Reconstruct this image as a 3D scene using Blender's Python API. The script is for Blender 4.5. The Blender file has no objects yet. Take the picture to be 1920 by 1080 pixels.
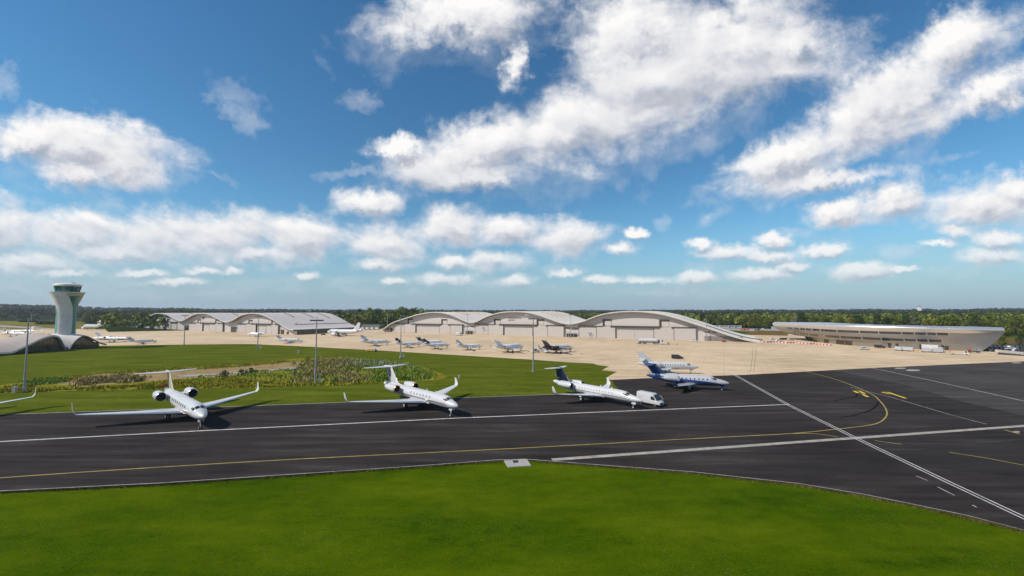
import bpy, bmesh, math, random
import numpy as np
from mathutils import Vector, Matrix
random.seed(7)
R = math.radians
SC = bpy.context.scene
COL = SC.collection

# ------------------------------------------------------------------ camera
CAM_H = 20.8
FOCAL_PX = 790.0                      # focal length for a 1920 wide picture
PITCH = math.atan2(44.0, FOCAL_PX)
cam_data = bpy.data.cameras.new('camera')
cam = bpy.data.objects.new('camera', cam_data)
COL.objects.link(cam)
cam_data.sensor_width = 36.0
cam_data.lens = 36.0 * FOCAL_PX / 1920.0
cam_data.clip_start = 0.5
cam_data.clip_end = 20000
cam.location = (0, 0, CAM_H)
cam.rotation_euler = (math.pi / 2 + PITCH, 0, 0)
SC.camera = cam
SC.view_settings.view_transform = 'Standard'
SC.view_settings.look = 'None'
SC.view_settings.gamma = 1.0
SC.view_settings.exposure = 0.0
SC.view_settings.use_curve_mapping = False

# ------------------------------------------------------------------ sun + sky
SUN_EL = R(41)
SUN_DIR = Vector((-0.935, -0.355, 0)).normalized()       # towards the sun, on plan
sun_data = bpy.data.lights.new('sun', 'SUN')
sun_data.energy = 4.8
sun_data.angle = R(0.53)
sun_data.color = (1.0, 0.92, 0.80)
sun = bpy.data.objects.new('sun', sun_data)
COL.objects.link(sun)
_to = Vector((SUN_DIR.x * math.cos(SUN_EL), SUN_DIR.y * math.cos(SUN_EL), math.sin(SUN_EL)))
sun.rotation_euler = (-_to).to_track_quat('-Z', 'Y').to_euler()
sun.location = (-60, -20, 90)


class NT:
    """small helper for writing node trees"""
    def __init__(s, tree):
        s.t = tree; s.n = tree.nodes; s.l = tree.links

    def put(s, sock, v):
        if isinstance(v, bpy.types.NodeSocket):
            s.l.new(v, sock)
        elif v is not None:
            sock.default_value = v

    def math(s, op, a, b=None, c=None, clamp=False):
        n = s.n.new('ShaderNodeMath'); n.operation = op; n.use_clamp = clamp
        for i, v in enumerate((a, b, c)):
            if v is not None: s.put(n.inputs[i], v)
        return n.outputs[0]

    def vmath(s, op, a, b=None, c=None):
        n = s.n.new('ShaderNodeVectorMath'); n.operation = op
        s.put(n.inputs[0], a)
        if b is not None: s.put(n.inputs['Scale'] if op == 'SCALE' else n.inputs[1], b)
        if c is not None: s.put(n.inputs[2], c)
        return n.outputs['Value'] if op in ('LENGTH', 'DOT_PRODUCT') else n.outputs['Vector']

    def xyz(s, x, y, z):
        n = s.n.new('ShaderNodeCombineXYZ')
        for i, v in enumerate((x, y, z)): s.put(n.inputs[i], v)
        return n.outputs[0]

    def sep(s, v):
        n = s.n.new('ShaderNodeSeparateXYZ'); s.put(n.inputs[0], v); return n.outputs

    def noise(s, vec, scale=1, detail=2, rough=0.5, dim='3D', color=False, dist=0.0):
        n = s.n.new('ShaderNodeTexNoise'); n.noise_dimensions = dim
        if vec is not None: s.put(n.inputs['Vector'], vec)
        n.inputs['Scale'].default_value = scale; n.inputs['Detail'].default_value = detail
        n.inputs['Roughness'].default_value = rough; n.inputs['Distortion'].default_value = dist
        return n.outputs['Color' if color else 'Fac']

    def mapr(s, v, a, b, c=0.0, d=1.0, smooth=False):
        n = s.n.new('ShaderNodeMapRange')
        if smooth: n.interpolation_type = 'SMOOTHSTEP'
        s.put(n.inputs[0], v)
        for i, q in enumerate((a, b, c, d)): s.put(n.inputs[i + 1], q)
        return n.outputs[0]

    def mix(s, f, a, b, mode='MIX'):
        n = s.n.new('ShaderNodeMix'); n.data_type = 'RGBA'; n.blend_type = mode
        s.put(n.inputs[0], f)
        for k, v in ((6, a), (7, b)):
            if not isinstance(v, bpy.types.NodeSocket) and len(v) == 3: v = (*v, 1)
            s.put(n.inputs[k], v)
        return n.outputs[2]

    def ramp(s, f, stops):
        n = s.n.new('ShaderNodeValToRGB'); cr = n.color_ramp
        while len(cr.elements) > 1: cr.elements.remove(cr.elements[-1])
        for i, (p, c) in enumerate(stops):
            e = cr.elements[0] if i == 0 else cr.elements.new(p)
            e.position = p; e.color = (*c, 1) if len(c) == 3 else c
        s.put(n.inputs[0], f); return n.outputs[0]

    def coord(s, which='Object'):
        n = s.n.new('ShaderNodeTexCoord'); return n.outputs[which]

    def mapping(s, v, loc=(0, 0, 0), rot=(0, 0, 0), scale=(1, 1, 1), kind='POINT'):
        n = s.n.new('ShaderNodeMapping'); n.vector_type = kind
        s.put(n.inputs['Vector'], v); n.inputs['Location'].default_value = loc
        n.inputs['Rotation'].default_value = rot; n.inputs['Scale'].default_value = scale
        return n.outputs[0]


def sky_chart(px, py):
    """sky direction -> chart (x/y, z/y) about the +Y axis of the world"""
    c, s = math.cos(PITCH), math.sin(PITCH)
    u = (px - 960) / FOCAL_PX; v = (540 - py) / FOCAL_PX
    dy = c - v * s; dz = s + v * c
    return u / dy, dz / dy


# cumulus: where each heap stands in the sky (azimuth/height given as 1920x1080 chart positions), half sizes, tilt
CLOUDS = [
    (1370, 85, 215, 115, 12), (1215, 165, 235, 110, 25), (1070, 235, 175, 72, 25), (880, 288, 150, 55, 14),
    (750, 275, 60, 20, 0), (880, 328, 105, 28, 4), (1480, 75, 90, 75, 30), (1190, 40, 170, 80, 10),
    (1660, 200, 280, 75, 32), (1785, 95, 85, 70, 45), (1845, 175, 105, 45, 22), (1480, 295, 150, 42, 20),
    (1560, 335, 120, 24, 8), (1590, 245, 150, 60, 25),
    (160, 275, 170, 55, -8), (50, 265, 90, 36, 5), (225, 312, 110, 48, -4), (150, 322, 80, 32, 0),
    (970, 118, 32, 50, 0), 
    (698, 382, 62, 26, 0), (850, 30, 190, 65, 2), 
    (-10, 430, 90, 58, 0), (145, 440, 120, 46, 0), (285, 440, 105, 50, 0), (420, 446, 105, 54, 0), (570, 448, 84, 48, 0),
    (715, 455, 84, 42, 0), (50, 490, 130, 26, 0), (705, 495, 46, 13, 0), (210, 475, 130, 26, 0), (480, 475, 120, 26, 0),
    (850, 425, 70, 45, 0), (950, 432, 70, 30, 0), (1075, 440, 82, 38, 0), (1155, 465, 38, 16, 0), (1190, 438, 24, 11, 0),
    (850, 491, 40, 16, 0), (930, 487, 62, 22, 0), 
    (1560, 398, 60, 28, 8), (1680, 375, 72, 34, 10), (1850, 388, 125, 50, 0), (1905, 352, 70, 38, 0), (1985, 385, 90, 50, 0),
    (1312, 457, 28, 11, 0), (1365, 475, 64, 18, 0), (1455, 450, 38, 14, 0), (1440, 482, 60, 14, 0),
    (1430, 514, 76, 17, 0), (1310, 520, 40, 13, 0), (1622, 509, 70, 17, 0), (1880, 482, 80, 20, 0), (1795, 434, 45, 14, 0),
    (1868, 446, 55, 17, 0), (385, 508, 40, 9, 0), (440, 507, 22, 8, 0), (825, 525, 62, 15, 0), (968, 526, 36, 13, 0),
    (1125, 524, 36, 10, 0), (1208, 524, 46, 9, 0), (270, 512, 50, 9, 0), (740, 528, 30, 8, 0), (1060, 512, 30, 7, 0), (1480, 500, 40, 9, 0), (1545, 470, 46, 14, 0), (1690, 505, 40, 8, 0), (1760, 455, 40, 9, 0), (120, 512, 60, 10, 0), (330, 528, 60, 9, 0), (575, 517, 26, 9, 0),
]
WISPS = [
    (780, 60, 190, 95, 5), (970, 70, 150, 90, 10), (1290, 265, 170, 50, 25), (1390, 205, 130, 60, 30), (5, 158, 42, 40, 0), (420, 335, 42, 10, -30),
    (470, 225, 40, 25, -30), (1550, 465, 60, 26, 0), (330, 335, 60, 22, 0), (260, 520, 170, 28, 0), (90, 530, 220, 30, 0), (520, 535, 200, 22, 0),
    (1550, 505, 170, 16, 0), (1790, 510, 180, 18, 0), (1780, 295, 60, 14, 10), (1060, 505, 60, 10, 0), (790, 545, 260, 14, 0), (640, 525, 120, 12, 0), (900, 530, 130, 12, 0), (1040, 540, 140, 10, 0), (1330, 500, 90, 12, 0), (1700, 470, 90, 14, 0), (380, 545, 160, 14, 0),
    (1240, 545, 260, 10, 0), (200, 552, 330, 16, 0), (1480, 440, 80, 14, 0), (1150, 250, 330, 130, 22), (150, 290, 220, 90, -6), (1640, 225, 330, 120, 28),
    (20, 240, 50, 20, 0), (445, 178, 75, 42, -25), (435, 170, 50, 26, -15), (662, 192, 48, 28, 0), (1610, 88, 70, 28, 30), (1240, 418, 26, 20, 0), (210, 388, 55, 24, 0), (1190, 438, 36, 18, 0), (690, 320, 90, 14, 5), (460, 240, 30, 30, -40),
]


world = bpy.data.worlds.new('World')
SC.world = world
world.use_nodes = True
wt = NT(world.node_tree)
world.node_tree.nodes.clear()
SKY_STRENGTH = 0.10
sky = wt.n.new('ShaderNodeTexSky'); sky.sky_type = 'NISHITA'; sky.sun_disc = False
sky.sun_elevation = SUN_EL
sky.sun_rotation = math.atan2(SUN_DIR.x, SUN_DIR.y)
sky.altitude = 0; sky.air_density = 1.0; sky.dust_density = 0.1; sky.ozone_density = 3.5
hs = wt.n.new('ShaderNodeHueSaturation')
hs.inputs['Saturation'].default_value = 1.2; hs.inputs['Value'].default_value = 1.12
wt.put(hs.inputs['Color'], sky.outputs[0])
vec = wt.coord('Generated')
dx, dy, dz = wt.sep(vec)
# moist air low over the horizon
SKY = wt.mix(wt.mapr(dz, -0.03, 0.21, 0.90, 0.0, smooth=True), wt.vmath('MULTIPLY', hs.outputs[0], (0.90, 1.09, 1.03)), (2.65, 3.95, 5.6))
dyc = wt.math('MAXIMUM', wt.math('ABSOLUTE', dy), 0.12)
CX = wt.math('DIVIDE', dx, dyc); CY = wt.math('DIVIDE', dz, dyc)
chart0 = wt.xyz(CX, CY, 0.0)
step = wt.math('ADD', wt.math('MULTIPLY', wt.math('MAXIMUM', CY, 0.0), 0.075), 0.010)
chart1 = wt.vmath('ADD', chart0, wt.vmath('SCALE', (-0.50, 0.86, 0.0), step))


def cloud_noise(p):
    """broken cumulus texture: its features grow with height above the horizon, as on a flat cloud deck"""
    x, y, _ = wt.sep(p)
    yy = wt.math('ADD', wt.math('MAXIMUM', y, -0.02), 0.62)
    q = wt.xyz(wt.math('DIVIDE', x, yy), wt.math('MULTIPLY', wt.math('LOGARITHM', yy, 2.718), 1.5), 0.0)
    warp = wt.noise(wt.vmath('ADD', q, (3.1, 7.7, 0)), 4.2, 2, 0.5, '2D', color=True)
    q2 = wt.vmath('ADD', q, wt.vmath('SCALE', wt.vmath('SUBTRACT', warp, (0.5, 0.5, 0.5)), 0.16))
    fb = wt.noise(q2, 5.6, 6, 0.52, '2D')
    fb2 = wt.noise(wt.vmath('ADD', p, (11, 4, 0)), 20.0, 5, 0.64, '2D')
    return wt.math('ADD', wt.math('MULTIPLY', wt.math('SUBTRACT', fb, 0.5), 1.65),
                   wt.math('MULTIPLY', wt.math('SUBTRACT', fb2, 0.5), 0.46)), q


nz0, q0 = cloud_noise(chart0)
nz1, q1 = cloud_noise(chart1)
above = wt.mapr(dz, 0.0, 0.03)
low = wt.mapr(dz, 0.0, 0.16, 0.5, 0.0)                # far clouds sink into the air


# ragged outlines
rag = wt.vmath('SCALE', wt.vmath('SUBTRACT', wt.noise(chart0, 26.0, 3, 0.6, '2D', color=True), (0.5, 0.5, 0.5)),
               wt.math('ADD', wt.math('MULTIPLY', wt.math('MAXIMUM', CY, 0.0), 0.10), 0.014))
chart0r = wt.vmath('ADD', chart0, rag); chart1r = wt.vmath('ADD', chart1, rag)


def heaps(nt, p, lst, k, start):
    acc = None
    for (cx, cy, rx, ry, rot) in lst:
        u, v = sky_chart(cx, cy)
        # each heap is chained on the one before: keeps the shader's stack small
        pc = nt.vmath('MULTIPLY_ADD', start if acc is None else acc, (1e-7, 1e-7, 0), p)
        m = nt.mapping(pc, (u, v, 0), (0, 0, R(rot)), (rx / FOCAL_PX, ry / FOCAL_PX, 1), 'TEXTURE')
        d = nt.vmath('LENGTH', m)
        acc = d if acc is None else nt.math('SMOOTH_MIN', acc, d, k)
    return acc


def heap_group(cl, wi):
    g = bpy.data.node_groups.new('cloud_heaps', 'ShaderNodeTree')
    for nm, ty in (('P0', 'Vector'), ('P1', 'Vector'), ('N0', 'Float'), ('N1', 'Float')):
        g.interface.new_socket(nm, in_out='INPUT', socket_type='NodeSocket' + ty)
    for nm in ('D0', 'D1', 'Thin'): g.interface.new_socket(nm, in_out='OUTPUT', socket_type='NodeSocketFloat')
    nt = NT(g); gi = g.nodes.new('NodeGroupInput'); go = g.nodes.new('NodeGroupOutput')
    p0, p1, n0, n1 = gi.outputs[:4]
    last = n0
    for i, (p, nz) in enumerate(((p0, n0), (p1, n1))):
        h = heaps(nt, p, cl, 0.35, last)
        b = nt.math('MAXIMUM', nt.math('SUBTRACT', 1.0, h), -1.5)
        last = nt.math('ADD', nt.math('ADD', nt.math('MINIMUM', b, 0.95), 0.33), nz)
        nt.put(go.inputs[i], last)
    w = nt.math('SUBTRACT', 1.0, heaps(nt, p0, wi, 0.3, last))
    nt.put(go.inputs[2], nt.math('ADD', nt.math('SUBTRACT', nt.math('MINIMUM', w, 0.6), 0.05), nt.math('MULTIPLY', n0, 1.25)))
    return g


def sky_leaf(d0, d1, thin):
    """background shader of one part of the sky from its cloud fields"""
    a = wt.mapr(d0, -0.08, 0.95, smooth=True)
    if thin is not None:
        a = wt.math('MAXIMUM', a, wt.math('MULTIPLY', wt.mapr(thin, 0.0, 1.3), 0.5))
    a = wt.math('MULTIPLY', a, above)
    relief = wt.math('SUBTRACT', d0, d1)
    lit = wt.math('ADD', wt.math('MULTIPLY', relief, 0.46), 0.68)
    lit = wt.math('SUBTRACT', lit, wt.math('MULTIPLY', wt.mapr(d1, 0.3, 1.7), 0.26))
    lit = wt.math('MINIMUM', wt.math('MAXIMUM', lit, 0.10), 1.0)
    cc = wt.ramp(lit, [(0.0, (0.40, 0.43, 0.49)), (0.35, (0.56, 0.585, 0.65)), (0.60, (0.78, 0.785, 0.82)), (1.0, (1.0, 0.985, 0.97))])
    cc = wt.vmath('SCALE', cc, 1.0 / SKY_STRENGTH)
    col = wt.mix(a, SKY, wt.mix(low, cc, SKY))
    b = wt.n.new('ShaderNodeBackground'); b.inputs[1].default_value = SKY_STRENGTH
    wt.put(b.inputs[0], col)
    return b.outputs[0]


def leaf_of(x0, x1, y0, y1):
    """cloud fields from the heaps that reach into this part of the sky"""
    def near(lst):
        out = []
        for c in lst:
            r = 2.2
            a = R(c[4]); ex = r * math.hypot(c[2] * math.cos(a), c[3] * math.sin(a)); ey = r * math.hypot(c[2] * math.sin(a), c[3] * math.cos(a))
            if c[0] + ex > x0 and c[0] - ex < x1 and c[1] + ey > y0 and c[1] - ey < y1: out.append(c)
        return out
    g = wt.n.new('ShaderNodeGroup'); g.node_tree = heap_group(near(CLOUDS), near(WISPS))
    for i, v in enumerate((chart0r, chart1r, nz0, nz1)): wt.put(g.inputs[i], v)
    return sky_leaf(g.outputs[0], g.outputs[1], g.outputs[2])


def choose(cond, if_true, if_false):
    m = wt.n.new('ShaderNodeMixShader')
    wt.put(m.inputs[0], cond); wt.l.new(if_false, m.inputs[1]); wt.l.new(if_true, m.inputs[2])
    return m.outputs[0]


def split_x(px): return sky_chart(px, 540)[0]
def split_y(py): return sky_chart(960, py)[1]


# the sky in front: a grid of parts, each with only its own heaps
XS = [-1e4, 330, 620, 900, 1180, 1480, 1e4]; YS = [-1e4, 190, 372, 1e4]


def columns(i0, i1, y0, y1):
    if i1 - i0 == 1: return leaf_of(XS[i0], XS[i1], y0, y1)
    m = (i0 + i1) // 2
    return choose(wt.math('LESS_THAN', CX, split_x(XS[m])), columns(i0, m, y0, y1), columns(m, i1, y0, y1))


rows = [columns(0, len(XS) - 1, YS[k], YS[k + 1]) for k in range(3)]
front = choose(wt.math('GREATER_THAN', CY, split_y(YS[2])),
               choose(wt.math('GREATER_THAN', CY, split_y(YS[1])), rows[0], rows[1]), rows[2])
# the rest of the sky: the same broken cumulus, not placed heap by heap
broad = wt.noise(wt.vmath('ADD', q0, (1.7, 2.9, 0)), 1.6, 3, 0.5, '2D')
rb = wt.math('MULTIPLY', wt.math('SUBTRACT', broad, 0.53), 5.0)
rest = sky_leaf(wt.math('ADD', rb, nz0), wt.math('ADD', rb, nz1), None)
is_out = wt.math('MAXIMUM', wt.math('GREATER_THAN', wt.math('ABSOLUTE', CX), 1.5),
                 wt.math('MAXIMUM', wt.math('GREATER_THAN', CY, 0.86), wt.math('LESS_THAN', dy, 0.0)))
full = choose(is_out, rest, front)
wo = wt.n.new('ShaderNodeOutputWorld'); wt.l.new(full, wo.inputs[0])

# ------------------------------------------------------------------ tools
def ground_point(px, py, z=0.0):
    """where the sight line through a chart position meets the level z"""
    c, s = math.cos(PITCH), math.sin(PITCH)
    u = (px - 960) / FOCAL_PX; v = (540 - py) / FOCAL_PX
    d = (u, c - v * s, s + v * c)
    k = (z - CAM_H) / d[2]
    return Vector((d[0] * k, d[1] * k, z))


def chart_of(P):
    c, s = math.cos(PITCH), math.sin(PITCH)
    d = Vector(P) - Vector((0, 0, CAM_H))
    w = d.y * c + d.z * s; h = -d.y * s + d.z * c
    return 960 + FOCAL_PX * d.x / w, 540 - FOCAL_PX * h / w


def link(o, parent=None):
    COL.objects.link(o)
    if parent is not None: o.parent = parent
    return o


def tag(o, label=None, cat=None, group=None, kind=None):
    if label: o['label'] = label
    if cat: o['category'] = cat
    if group: o['group'] = group
    if kind: o['kind'] = kind
    return o


def thing(name, label, cat, loc=(0, 0, 0), rz=0.0, group=None):
    o = bpy.data.objects.new(name, None)
    o.location = loc; o.rotation_euler = (0, 0, rz); o.empty_display_size = 0.5
    link(o)
    return tag(o, label, cat, group)


def copy_tree(o, parent=None):
    c = o.copy(); COL.objects.link(c)
    if parent is not None: c.parent = parent
    for ch in list(o.children): copy_tree(ch, c)
    return c


class MB:
    """collects faces, builds one mesh object"""
    def __init__(s):
        s.v = []; s.f = []; s.m = []; s.cur = 0

    def add(s, verts, faces):
        b = len(s.v); s.v += [tuple(v) for v in verts]
        for f in faces: s.f.append(tuple(b + i for i in f)); s.m.append(s.cur)

    def box(s, c, size, rz=0.0, taper=1.0, ry=0.0):
        hx, hy, hz = size[0] / 2, size[1] / 2, size[2] / 2
        M = Matrix.Rotation(rz, 3, 'Z') @ Matrix.Rotation(ry, 3, 'Y'); C = Vector(c); vs = []
        for z in (-1, 1):
            k = taper if z > 0 else 1
            for x, y in ((-1, -1), (1, -1), (1, 1), (-1, 1)):
                vs.append(C + M @ Vector((x * hx * k, y * hy * k, z * hz)))
        s.add(vs, [(3, 2, 1, 0), (4, 5, 6, 7), (0, 1, 5, 4), (1, 2, 6, 5), (2, 3, 7, 6), (3, 0, 4, 7)])

    def prism(s, poly, y0, y1):
        """polygon in x-z, extruded along y"""
        n = len(poly)
        vs = [(x, y0, z) for x, z in poly] + [(x, y1, z) for x, z in poly]
        fs = [tuple(range(n))[::-1], tuple(range(n, 2 * n))]
        fs += [(i, (i + 1) % n, n + (i + 1) % n, n + i) for i in range(n)]
        s.add(vs, fs)

    def flat(s, poly, z=0.0):
        s.add([(p[0], p[1], z) for p in poly], [tuple(range(len(poly)))])

    def loft(s, rings, cap0=True, cap1=True, closed=True):
        n = len(rings[0]); b = []
        for r in rings: b += list(r)
        fs = []
        for i in range(len(rings) - 1):
            for j in range(n if closed else n - 1):
                k = (j + 1) % n
                fs.append((i * n + j, i * n + k, (i + 1) * n + k, (i + 1) * n + j))
        if cap0: fs.append(tuple(range(n))[::-1])
        if cap1: fs.append(tuple((len(rings) - 1) * n + j for j in range(n)))
        s.add(b, fs)

    def tube(s, pts, radii, n=8, cap=True):
        pts = [Vector(p) for p in pts]
        if not isinstance(radii, (list, tuple)): radii = [radii] * len(pts)
        rings = []; ref = None
        for i, p in enumerate(pts):
            t = (pts[min(i + 1, len(pts) - 1)] - pts[max(i - 1, 0)]).normalized()
            if ref is None: ref = Vector((0, 0, 1)) if abs(t.z) < 0.9 else Vector((1, 0, 0))
            a = t.cross(ref).normalized(); bb = t.cross(a).normalized()
            rings.append([p + (a * math.cos(k * 2 * math.pi / n) + bb * math.sin(k * 2 * math.pi / n)) * radii[i] for k in range(n)])
        s.loft(rings, cap, cap)

    def lathe(s, prof, axis='Z', c=(0, 0, 0), n=16, cap0=False, cap1=False):
        """prof: (along, radius)"""
        C = Vector(c); rings = []
        for a, r in prof:
            ring = []
            for k in range(n):
                t = k * 2 * math.pi / n; p, q = r * math.cos(t), r * math.sin(t)
                ring.append(C + (Vector((p, q, a)) if axis == 'Z' else Vector((a, p, q)) if axis == 'X' else Vector((p, a, q))))
            rings.append(ring)
        s.loft(rings, cap0, cap1)

    def mesh(s, name, mats, smooth=False, angle=35):
        me = bpy.data.meshes.new(name)
        me.from_pydata(s.v, [], s.f)
        for m in (mats if isinstance(mats, (list, tuple)) else [mats]): me.materials.append(m)
        if max(s.m, default=0) > 0: me.polygons.foreach_set('material_index', s.m)
        bm = bmesh.new(); bm.from_mesh(me); bmesh.ops.recalc_face_normals(bm, faces=bm.faces); bm.to_mesh(me); bm.free()
        if smooth:
            me.polygons.foreach_set('use_smooth', [True] * len(me.polygons))
            me.set_sharp_from_angle(angle=R(angle))
        me.update()
        return me

    def build(s, name, mats, parent=None, smooth=False, angle=35, raw=False):
        if raw:
            me = bpy.data.meshes.new(name); me.from_pydata(s.v, [], s.f)
            for m in (mats if isinstance(mats, (list, tuple)) else [mats]): me.materials.append(m)
            if max(s.m, default=0) > 0: me.polygons.foreach_set('material_index', s.m)
            me.update()
        else:
            me = s.mesh(name, mats, smooth, angle)
        return link(bpy.data.objects.new(name, me), parent)


def catmull(pts, n):
    """smooth curve through points, n samples"""
    P = [Vector(p) for p in pts]; out = []
    m = len(P) - 1
    for i in range(n):
        t = i / (n - 1) * m; k = min(int(t), m - 1); u = t - k
        p0, p1, p2, p3 = P[max(k - 1, 0)], P[k], P[k + 1], P[min(k + 2, m)]
        out.append(0.5 * ((2 * p1) + (p2 - p0) * u + (2 * p0 - 5 * p1 + 4 * p2 - p3) * u * u + (3 * p1 - p0 - 3 * p2 + p3) * u ** 3))
    return out


def interp(tab, x):
    if x <= tab[0][0]: return tab[0][1]
    for (a, va), (b, vb) in zip(tab, tab[1:]):
        if x <= b:
            u = (x - a) / (b - a); return va + (vb - va) * u
    return tab[-1][1]


def interp_smooth(tab, x):
    n = len(tab)
    if x <= tab[0][0]: return tab[0][1]
    if x >= tab[-1][0]: return tab[-1][1]
    for k in range(n - 1):
        if x <= tab[k + 1][0]: break
    def slope(i):
        if i == 0: return (tab[1][1] - tab[0][1]) / (tab[1][0] - tab[0][0])
        if i == n - 1: return (tab[-1][1] - tab[-2][1]) / (tab[-1][0] - tab[-2][0])
        return (tab[i + 1][1] - tab[i - 1][1]) / (tab[i + 1][0] - tab[i - 1][0])
    h = tab[k + 1][0] - tab[k][0]; u = (x - tab[k][0]) / h
    a, b = tab[k][1], tab[k + 1][1]; ma, mb = slope(k) * h, slope(k + 1) * h
    return (2 * u ** 3 - 3 * u * u + 1) * a + (u ** 3 - 2 * u * u + u) * ma + (-2 * u ** 3 + 3 * u * u) * b + (u ** 3 - u * u) * mb


# ------------------------------------------------------------------ materials
def mat(name, col, rough=0.6, metal=0.0, var=0.12, scale=3.0, bump=0.0, spec=0.5, coat=0.0, stretch=(1, 1, 1), coords='Object', dirt=None):
    """plain surface with a little grain, wear and unevenness"""
    m = bpy.data.materials.new(name); m.use_nodes = True
    nt = NT(m.node_tree); b = m.node_tree.nodes['Principled BSDF']
    b.inputs['Roughness'].default_value = rough; b.inputs['Metallic'].default_value = metal
    b.inputs['Specular IOR Level'].default_value = spec; b.inputs['Coat Weight'].default_value = coat
    if var > 0 or bump > 0:
        v = nt.mapping(nt.coord(coords), scale=stretch)
        n = nt.noise(v, scale, 5, 0.6)
        lo = tuple(c * (1 - var) for c in col); hi = tuple(min(1, c * (1 + var)) for c in col)
        c = nt.mix(nt.mapr(n, 0.3, 0.7), lo, hi)
        if dirt: c = nt.mix(nt.mapr(nt.noise(v, scale * 0.3, 4, 0.6), 0.52, 0.72, 0, 0.6), c, dirt)
        nt.put(b.inputs['Base Color'], c)
        nt.put(b.inputs['Roughness'], nt.mapr(n, 0.2, 0.8, max(0.02, rough * 0.85), min(1, rough * 1.15)))
        if bump > 0:
            bn = nt.n.new('ShaderNodeBump'); bn.inputs['Strength'].default_value = bump
            nt.put(bn.inputs['Height'], n); nt.l.new(bn.outputs[0], b.inputs['Normal'])
    else:
        b.inputs['Base Color'].default_value = (*col, 1)
    return m


M = {}
M['white_paint'] = mat('white_paint', (0.53, 0.53, 0.545), 0.30, 0, 0.03, 0.8, coat=0.3)
M['cream_paint'] = mat('cream_paint', (0.50, 0.45, 0.40), 0.3, 0, 0.03, 0.8, coat=0.3)
M['grey_paint'] = mat('grey_paint', (0.42, 0.43, 0.45), 0.35, 0, 0.05, 1.0)
M['silver_paint'] = mat('silver_paint', (0.50, 0.50, 0.53), 0.3, 0.3, 0.04, 1.0, coat=0.3)
M['navy_paint'] = mat('navy_paint', (0.006, 0.012, 0.042), 0.3, 0, 0.1, 1.0, coat=0.1)
M['blue_paint'] = mat('blue_paint', (0.007, 0.034, 0.125), 0.3, 0, 0.1, 1.0, coat=0.1)
M['brown_paint'] = mat('brown_paint', (0.10, 0.035, 0.02), 0.3, 0, 0.1, 1.0, coat=0.3)
M['dark_paint'] = mat('dark_paint', (0.02, 0.025, 0.035), 0.3, 0, 0.1, 1.0, coat=0.3)
M['black_paint'] = mat('black_paint', (0.012, 0.012, 0.013), 0.22, 0, 0.1, 1.0, coat=0.5)
M['red_paint'] = mat('red_paint', (0.45, 0.03, 0.02), 0.4, 0, 0.1, 1.0)
M['orange_paint'] = mat('orange_paint', (0.60, 0.14, 0.03), 0.5, 0, 0.1, 1.0)
M['yellow_paint'] = mat('yellow_paint', (0.62, 0.36, 0.03), 0.5, 0, 0.1, 1.0)
M['bare_metal'] = mat('bare_metal', (0.62, 0.62, 0.63), 0.25, 0.9, 0.05, 2.0)
M['copper_ring'] = mat('copper_ring', (0.60, 0.36, 0.20), 0.3, 0.6, 0.05, 2.0)
M['steel'] = mat('steel', (0.38, 0.39, 0.41), 0.45, 0.7, 0.12, 2.0)
M['galvanised'] = mat('galvanised', (0.33, 0.34, 0.36), 0.5, 0.5, 0.15, 1.5)
M['rubber'] = mat('rubber', (0.015, 0.015, 0.016), 0.8, 0, 0.2, 5.0)
M['dark_void'] = mat('dark_void', (0.008, 0.008, 0.009), 0.7, 0, 0.1, 5.0)
M['cockpit_glass'] = mat('cockpit_glass', (0.015, 0.02, 0.028), 0.06, 0, 0.0, spec=0.8)
M['cabin_glass'] = mat('cabin_glass', (0.03, 0.035, 0.045), 0.1, 0, 0.0, spec=0.6)
M['cabin_glass_pale'] = mat('cabin_glass_pale', (0.22, 0.23, 0.25), 0.15, 0, 0.0, spec=0.6)
M['window_glass'] = mat('window_glass', (0.025, 0.03, 0.032), 0.05, 0, 0.25, 0.3, spec=0.8)
M['lamp_glass'] = mat('lamp_glass', (0.75, 0.77, 0.8), 0.1, 0, 0.0)

# ------------------------------------------------------------------ the ground
def hill(x, y):
    """height of the wooded land behind the airfield"""
    r = math.hypot(x, y); a = math.atan2(x, y)
    far = interp_smooth([(560, 0), (800, 1.5), (1300, 3.5), (2000, 8), (2700, 16), (3300, 19), (5200, 19)], r)
    side = interp_smooth([(-1.2, 2.6), (-0.88, 2.2), (-0.78, 1.7), (-0.6, 1.25), (-0.2, 1.0), (0.15, 0.85), (0.3, 0.95), (0.6, 1.0), (0.9, 1.1), (1.2, 1.2)], a)
    start = interp([(-1.25, 1500), (-0.80, 1500), (-0.765, 640), (-0.6, 560), (1.3, 560)], a)
    if r < start - 60: return -1.0
    far = min(far, (r - start + 60) * 0.05)
    h = far * side * (1 + 0.06 * math.sin(a * 37 + 1) + 0.05 * math.sin(a * 83) + 0.03 * math.sin(a * 171 + r * 0.004))
    h += 15.0 * math.exp(-((a + 0.235) / 0.05) ** 2 - ((r - 900) / 170) ** 2)          # wooded knoll between the hangars
    h += 4.0 * math.exp(-((a + 0.33) / 0.07) ** 2 - ((r - 820) / 170) ** 2)
    return h


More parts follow.
